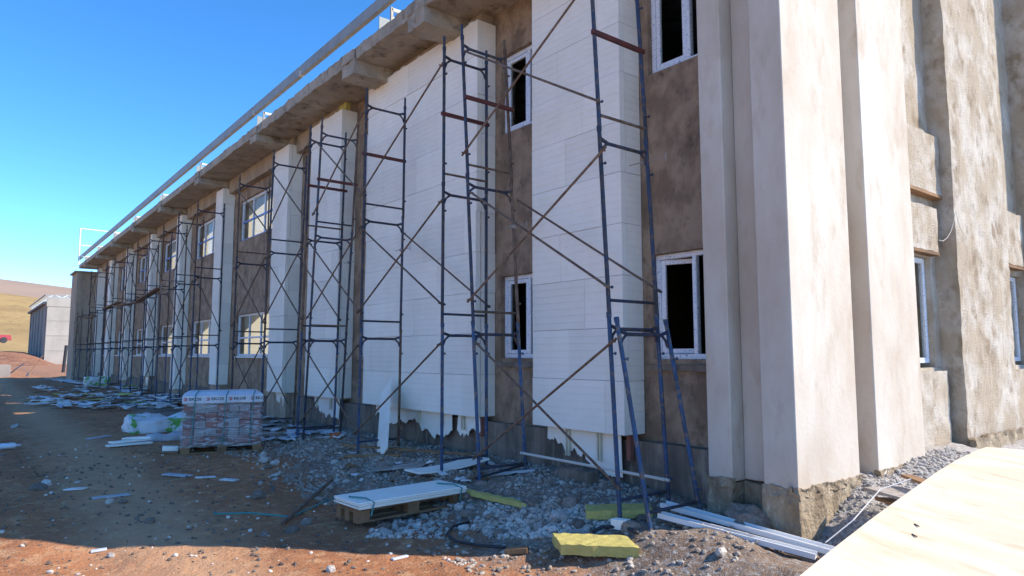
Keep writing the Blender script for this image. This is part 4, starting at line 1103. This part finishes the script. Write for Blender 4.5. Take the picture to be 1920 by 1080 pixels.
for k, (p1, p2, w, lb) in enumerate([((172, 936), (242, 928), .09, 'bluish white strip on open soil, longest of the near left scraps'), ((123, 919), (160, 917), .10, 'small bluish white strip at left above the long one'), ((309, 890), (356, 894), .12, 'white broken flake on the soil below the paver pallet'), ((366, 897), (404, 895), .07, 'thin white strip on the soil right of the white flake'), ((735, 1051), (764, 1044), .04, 'thin pale strip lying across the edge of the shadow'),
        ((112, 712), (166, 720), .9, 'large white sheet lying far left near the dark end block'), ((165, 824), (206, 818), .12, 'crumpled white scrap left of the white strips'), ((415, 900), (444, 902), .10, 'grey flat scrap right of the thin white strip'), ((170, 1036), (200, 1031), .06, 'pale scrap in the sunlit soil at lower left'),
        ((505, 822), (560, 816), .25, 'white film sheet under the third scaffold'), ((556, 808), (610, 812), .2, 'white torn sheet among debris behind the third scaffold'), ((590, 822), (640, 818), .14, 'bluish board beside the feet of the wide scaffold'), ((842, 990), (866, 986), .05, 'tiny pale stick in the gravel')]):
    lying('foam_strip', M['foam_old'] if k % 2 else M['scrap_b'], p1, p2, w, .018, lb, 'scrap')
for k, (p1, p2, lb) in enumerate([((200, 838), (284, 831), 'lowest of the white foam strips piled in mid ground'), ((206, 835), (280, 828), 'middle white foam strip of the mid ground pile'), ((232, 830), (290, 827), 'topmost white foam strip of the mid ground pile')]):
    lying('foam_strip', M['foam'], p1, p2, .16, .03, lb, 'foam strip', .03 * k)
# insulation bag
p = gp(300, 812)
o = rough_box(p.x - .55, p.x + .6, p.y - .05, p.y + .75, p.z - .03, p.z + .32, .08, .09, 3, 2).build('insulation_bag', M['bag'], None, origin=p, smooth=True); tag(o, 'white and green printed insulation bag left of the paver pack', 'bag')
p = gp(315, 826)
o = rough_box(p.x - .3, p.x + .35, p.y - .05, p.y + .3, p.z - .03, p.z + .1, .06, .05, 4, 5).build('plastic_film', M['scrap_b'], None, origin=p, smooth=True); tag(o, 'crumpled bluish film below the printed bag', 'plastic film')
p = gp(183, 723)
o = rough_box(p.x - .5, p.x + .5, p.y, p.y + .6, p.z - .03, p.z + .4, .1, .1, 3, 9).build('insulation_bag', M['bag'], None, origin=p, smooth=True); tag(o, 'green and white bag far left by the slim piers', 'bag')
p = gp(12, 842)
o = MB().path([p + Vector((-.16, 0, .05)), p + Vector((.1, 0, .05)), p + Vector((.14, 0, .05)), p + Vector((.2, 0, .05))], [.05, .05, .02, .02], 9).build('plastic_bottle', M['scrap_b'], None, origin=p, smooth=True); tag(o, 'clear plastic bottle on the soil at the left edge', 'bottle')
p = gp(630, 822)
o = rough_box(p.x - .08, p.x + .08, p.y, p.y + .1, p.z, p.z + .09, .04, .03, 9, 4).build('orange_scrap', M['orange'], None, origin=p); tag(o, 'orange plastic scrap among debris by the wide scaffold', 'scrap')
# ------------------------------------------------------------------ rubble
def stone_bm(seed, sub=1):
    r = random.Random(seed); bm = bmesh.new(); bmesh.ops.create_icosphere(bm, subdivisions=sub, radius=1)
    for v in bm.verts:
        v.co *= 1 + .30 * mnoise.noise(v.co * 1.6 + Vector((seed * 3.1, 0, 0))) + r.uniform(-.08, .08)
    me = bpy.data.meshes.new('stone'); bm.to_mesh(me); bm.free(); return me
SM = {'w': [stone_bm(s, 2) for s in range(5)], 'b': [stone_bm(20 + s, 2) for s in range(4)]}
for m_ in SM['w']: m_.materials.append(M['stone_w'])
for m_ in SM['b']: m_.materials.append(M['stone_b'])
def put_stone(x, y, r, kind, label, group, sink=.3):
    o = bpy.data.objects.new('stone', rnd.choice(SM[kind])); col.objects.link(o)
    s = (r * rnd.uniform(.8, 1.25), r * rnd.uniform(.7, 1.1), r * rnd.uniform(.5, .8))
    o.scale = s; o.rotation_euler = (rnd.uniform(-.4, .4), rnd.uniform(-.4, .4), rnd.uniform(0, 6.3)); o.location = (x, y, gz(x, y) + s[2] * (1 - 2 * sink) * .6)
    tag(o, label, 'stone', group); return o
for i in range(95):
    px, py = rnd.uniform(700, 1150), rnd.uniform(950, 1005)
    if rnd.random() < .25: px, py = rnd.uniform(480, 660), rnd.uniform(850, 920)
    p = gp(px, py); put_stone(p.x, p.y, rnd.choice((.02, .03, .035, .045, .06)), 'w', 'pale stone in the gravel between the foam pallet and yellow slabs' if px > 690 else 'pale stone in the rubble right of the paver pack', 'pale stones in front gravel' if px > 690 else 'pale stones right of the paver pack')
for i in range(60):
    px, py = rnd.uniform(480, 1250), rnd.uniform(850, 1010)
    p = gp(px, py)
    if p.x > 5.95: continue
    put_stone(p.x, p.y, rnd.choice((.03, .05, .07, .09)), 'b', 'brown stone half buried in the rubble along the scaffold', 'brown stones along the scaffold')
for (px, py, r, k, lb) in ((72, 917, .10, 'b', 'round brown stone alone on the soil at left'), (87, 909, .07, 'w', 'pale grey stone behind the round brown stone at left'), (28, 801, .10, 'w', 'white stone near the left edge by the bottle'), (205, 943, .055, 'w', 'white stone just below the long bluish strip'), (230, 942, .05, 'b', 'small tan stone right of the white one below the strip'), (280, 980, .06, 'b', 'orange brown stone near the shadow edge'), (145, 905, .035, 'w', 'small white pebble left of the bluish strips'), (495, 865, .09, 'w', 'white lump at the right foot of the paver pallet'), (208, 1044, .035, 'w', 'pale pebble in the sunlit soil at lower left'), (1050, 970, .09, 'w', 'largest white chunk in the gravel left of the shaded slab'), (1352, 1038, .06, 'w', 'pale rock below the white profiles'), (1530, 905, .12, 'b', 'rough rock against the cream rib base'), (620, 1070, .05, 'w', 'white pebble at the bottom edge in sun'), (1405, 985, .22, 'b', 'grey concrete lump leaning in the rib recess')):
    p = gp(px, py); put_stone(p.x, p.y, r, k, lb, None)
# small gravel: uncountable, one mesh
def gravel(name, n, gen, m, rmin, rmax, seed):
    r = random.Random(seed); V = []; Fq = []
    bm_ = bmesh.new(); bmesh.ops.create_icosphere(bm_, subdivisions=1, radius=1); bm_.verts.index_update()
    base_v = [v.co.copy() for v in bm_.verts]; base_f = [tuple(v.index for v in f.verts) for f in bm_.faces]; bm_.free()
    for _ in range(n):
        x, y = gen(r)
        s = rmin + (rmax - rmin) * r.random() ** 3
        z = gz(x, y); rot = Matrix.Rotation(r.uniform(0, 6.3), 3, 'Z') @ Matrix.Rotation(r.uniform(-.6, .6), 3, 'X')
        sc_ = (s * r.uniform(.7, 1.3), s * r.uniform(.7, 1.2), s * r.uniform(.4, .9)); k = len(V)
        for v in base_v: V.append(rot @ Vector((v.x * sc_[0] * r.uniform(.7, 1.2), v.y * sc_[1] * r.uniform(.7, 1.2), v.z * sc_[2])) + Vector((x, y, z + sc_[2] * .3)))
        for f in base_f: Fq.append(tuple(i + k for i in f))
    o = MB().add(V, Fq).build(name, m); tag(o, kind='stuff'); return o
def gen_front(r):
    while True:
        x, y = r.uniform(3.4, 6.0), r.uniform(3.2, 13)
        if y < 4.7 and r.random() < .6: continue
        if float(vnoise(x * 1.3, y * .9)) > -.12 or r.random() < .25: return x, y
o = gravel('gravel', 14000, gen_front, M['stone_g'], .003, .034, 1); tag(o, 'grey gravel and rubble along the foot of the facade', 'gravel')
def gen_white(r):
    while True:
        p = gp(r.uniform(690, 1160), r.uniform(945, 1010))
        if float(vnoise(p.x * 2.3, p.y * 2.1 + 4)) > -.08: return p.x, p.y
o = gravel('white_gravel', 2600, gen_white, M['stone_w'], .006, .035, 2); tag(o, 'small white gravel in front of the foam pallet', 'gravel')
def gen_pale(r):
    y = 2.0 + 12 * r.random() ** 1.5; return r.uniform(-.6, 4.4), y
o = gravel('pale_pebbles', 1000, gen_pale, M['stone_w'], .003, .028, 6); tag(o, 'pale pebbles and crumbs scattered over the red soil', 'pebbles')
def gen_soil(r):
    y = 1.8 + 12 * r.random() ** 1.6; return r.uniform(-1.0, 4.2), y
o = gravel('pebbles', 4500, gen_soil, M['stone_b'], .003, .03, 3); tag(o, 'small pebbles scattered over the red soil track', 'pebbles')
def gen_heap(r):
    return r.uniform(5.9, 9.5), r.uniform(1.9, 3.35)
o = gravel('heap_rubble', 9000, gen_heap, M['heap'], .004, .034, 4); tag(o, 'pale crumbled render rubble heaped against the sunlit end wall', 'rubble')
# scraps in the two debris fields
def scrap(x, y, m, L, W, label, group, cat='scrap', lift=.0):
    lift += max(0, .16 * rnd.random() - .06) if 'debris field' in label else 0
    a = rnd.uniform(0, 3.14); n = 4; vs = []; fs = []
    z = gz(x, y) + .01 + lift
    for i in range(n + 1):
        for j in range(3):
            u = (i / n - .5) * L * rnd.uniform(.85, 1.1); v = (j / 2 - .5) * W * rnd.uniform(.8, 1.15); h = rnd.uniform(0, .28) * min(L, W)
            for c in (0, .012): vs.append((x + u * math.cos(a) - v * math.sin(a), y + u * math.sin(a) + v * math.cos(a), z + h + c))
    for i in range(n):
        for j in range(2):
            q = i * 6 + j * 2; fs += [(q + 1, q + 7, q + 9, q + 3), (q, q + 2, q + 8, q + 6)]
        q = i * 6; fs += [(q, q + 6, q + 7, q + 1), (q + 4, q + 5, q + 11, q + 10)]
    fs += [(0, 1, 3, 2), (2, 3, 5, 4), (n * 6, n * 6 + 2, n * 6 + 3, n * 6 + 1), (n * 6 + 2, n * 6 + 4, n * 6 + 5, n * 6 + 3)]
    o = MB().add(vs, fs).build('scrap', m, None, origin=(x, y, z)); tag(o, label, cat, group)
for i in range(150):
    px = rnd.uniform(60, 338); py = 712 + rnd.random() * 52 + (px - 70) * .05
    p = gp(px, py); k = rnd.random()
    pier = ['just beyond the paver pack', 'before the second slim pier', 'by the third slim pier', 'by the fourth slim pier', 'by the far end block'][min(4, max(0, int((p.y - 17) / 6)))]
    if k < .5: scrap(p.x, p.y, M['foam_old'], rnd.uniform(.25, .9), rnd.uniform(.1, .45), 'white foam scrap in the debris field ' + pier, 'white scraps in the far debris field')
    elif k < .7: scrap(p.x, p.y, M['scrap_b'], rnd.uniform(.3, 1.0), rnd.uniform(.2, .5), 'bluish film scrap in the debris field ' + pier, 'film scraps in the far debris field')
    elif k < .9: scrap(p.x, p.y, M['wood'], rnd.uniform(.5, 1.4), rnd.uniform(.06, .15), 'brown wood scrap in the debris field ' + pier, 'wood scraps in the far debris field')
    else: scrap(p.x, p.y, M['scrap_y'], rnd.uniform(.3, .8), rnd.uniform(.2, .4), 'yellow wool scrap in the debris field ' + pier, 'wool scraps in the far debris field')
for i in range(40):
    px = rnd.uniform(490, 650); py = rnd.uniform(772, 830)
    p = gp(px, py)
    if p.x > 5.95: continue
    k = rnd.random()
    scrap(p.x, p.y, M['scrap_b'] if k < .6 else M['foam_old'] if k < .85 else M['oldwood'], rnd.uniform(.15, .5), rnd.uniform(.08, .25), 'crumpled film scrap behind the paver pack under the third scaffold' if k < .6 else ('white scrap under the third scaffold' if k < .85 else 'grey wood scrap under the third scaffold'), 'film scraps under third scaffold' if k < .6 else ('white scraps under third scaffold' if k < .85 else 'wood scraps under third scaffold'))
for i in range(26):
    px = rnd.uniform(640, 960); py = rnd.uniform(845, 905); p = gp(px, py)
    if p.x > 5.9: continue
    scrap(p.x, p.y, M['foam_old'] if i % 3 else M['wood'], rnd.uniform(.06, .2), rnd.uniform(.03, .1), 'small pale scrap on the rubble behind the foam pallet' if i % 3 else 'small wood splinter on the rubble behind the foam pallet', 'pale scraps behind foam pallet' if i % 3 else 'wood splinters behind foam pallet')
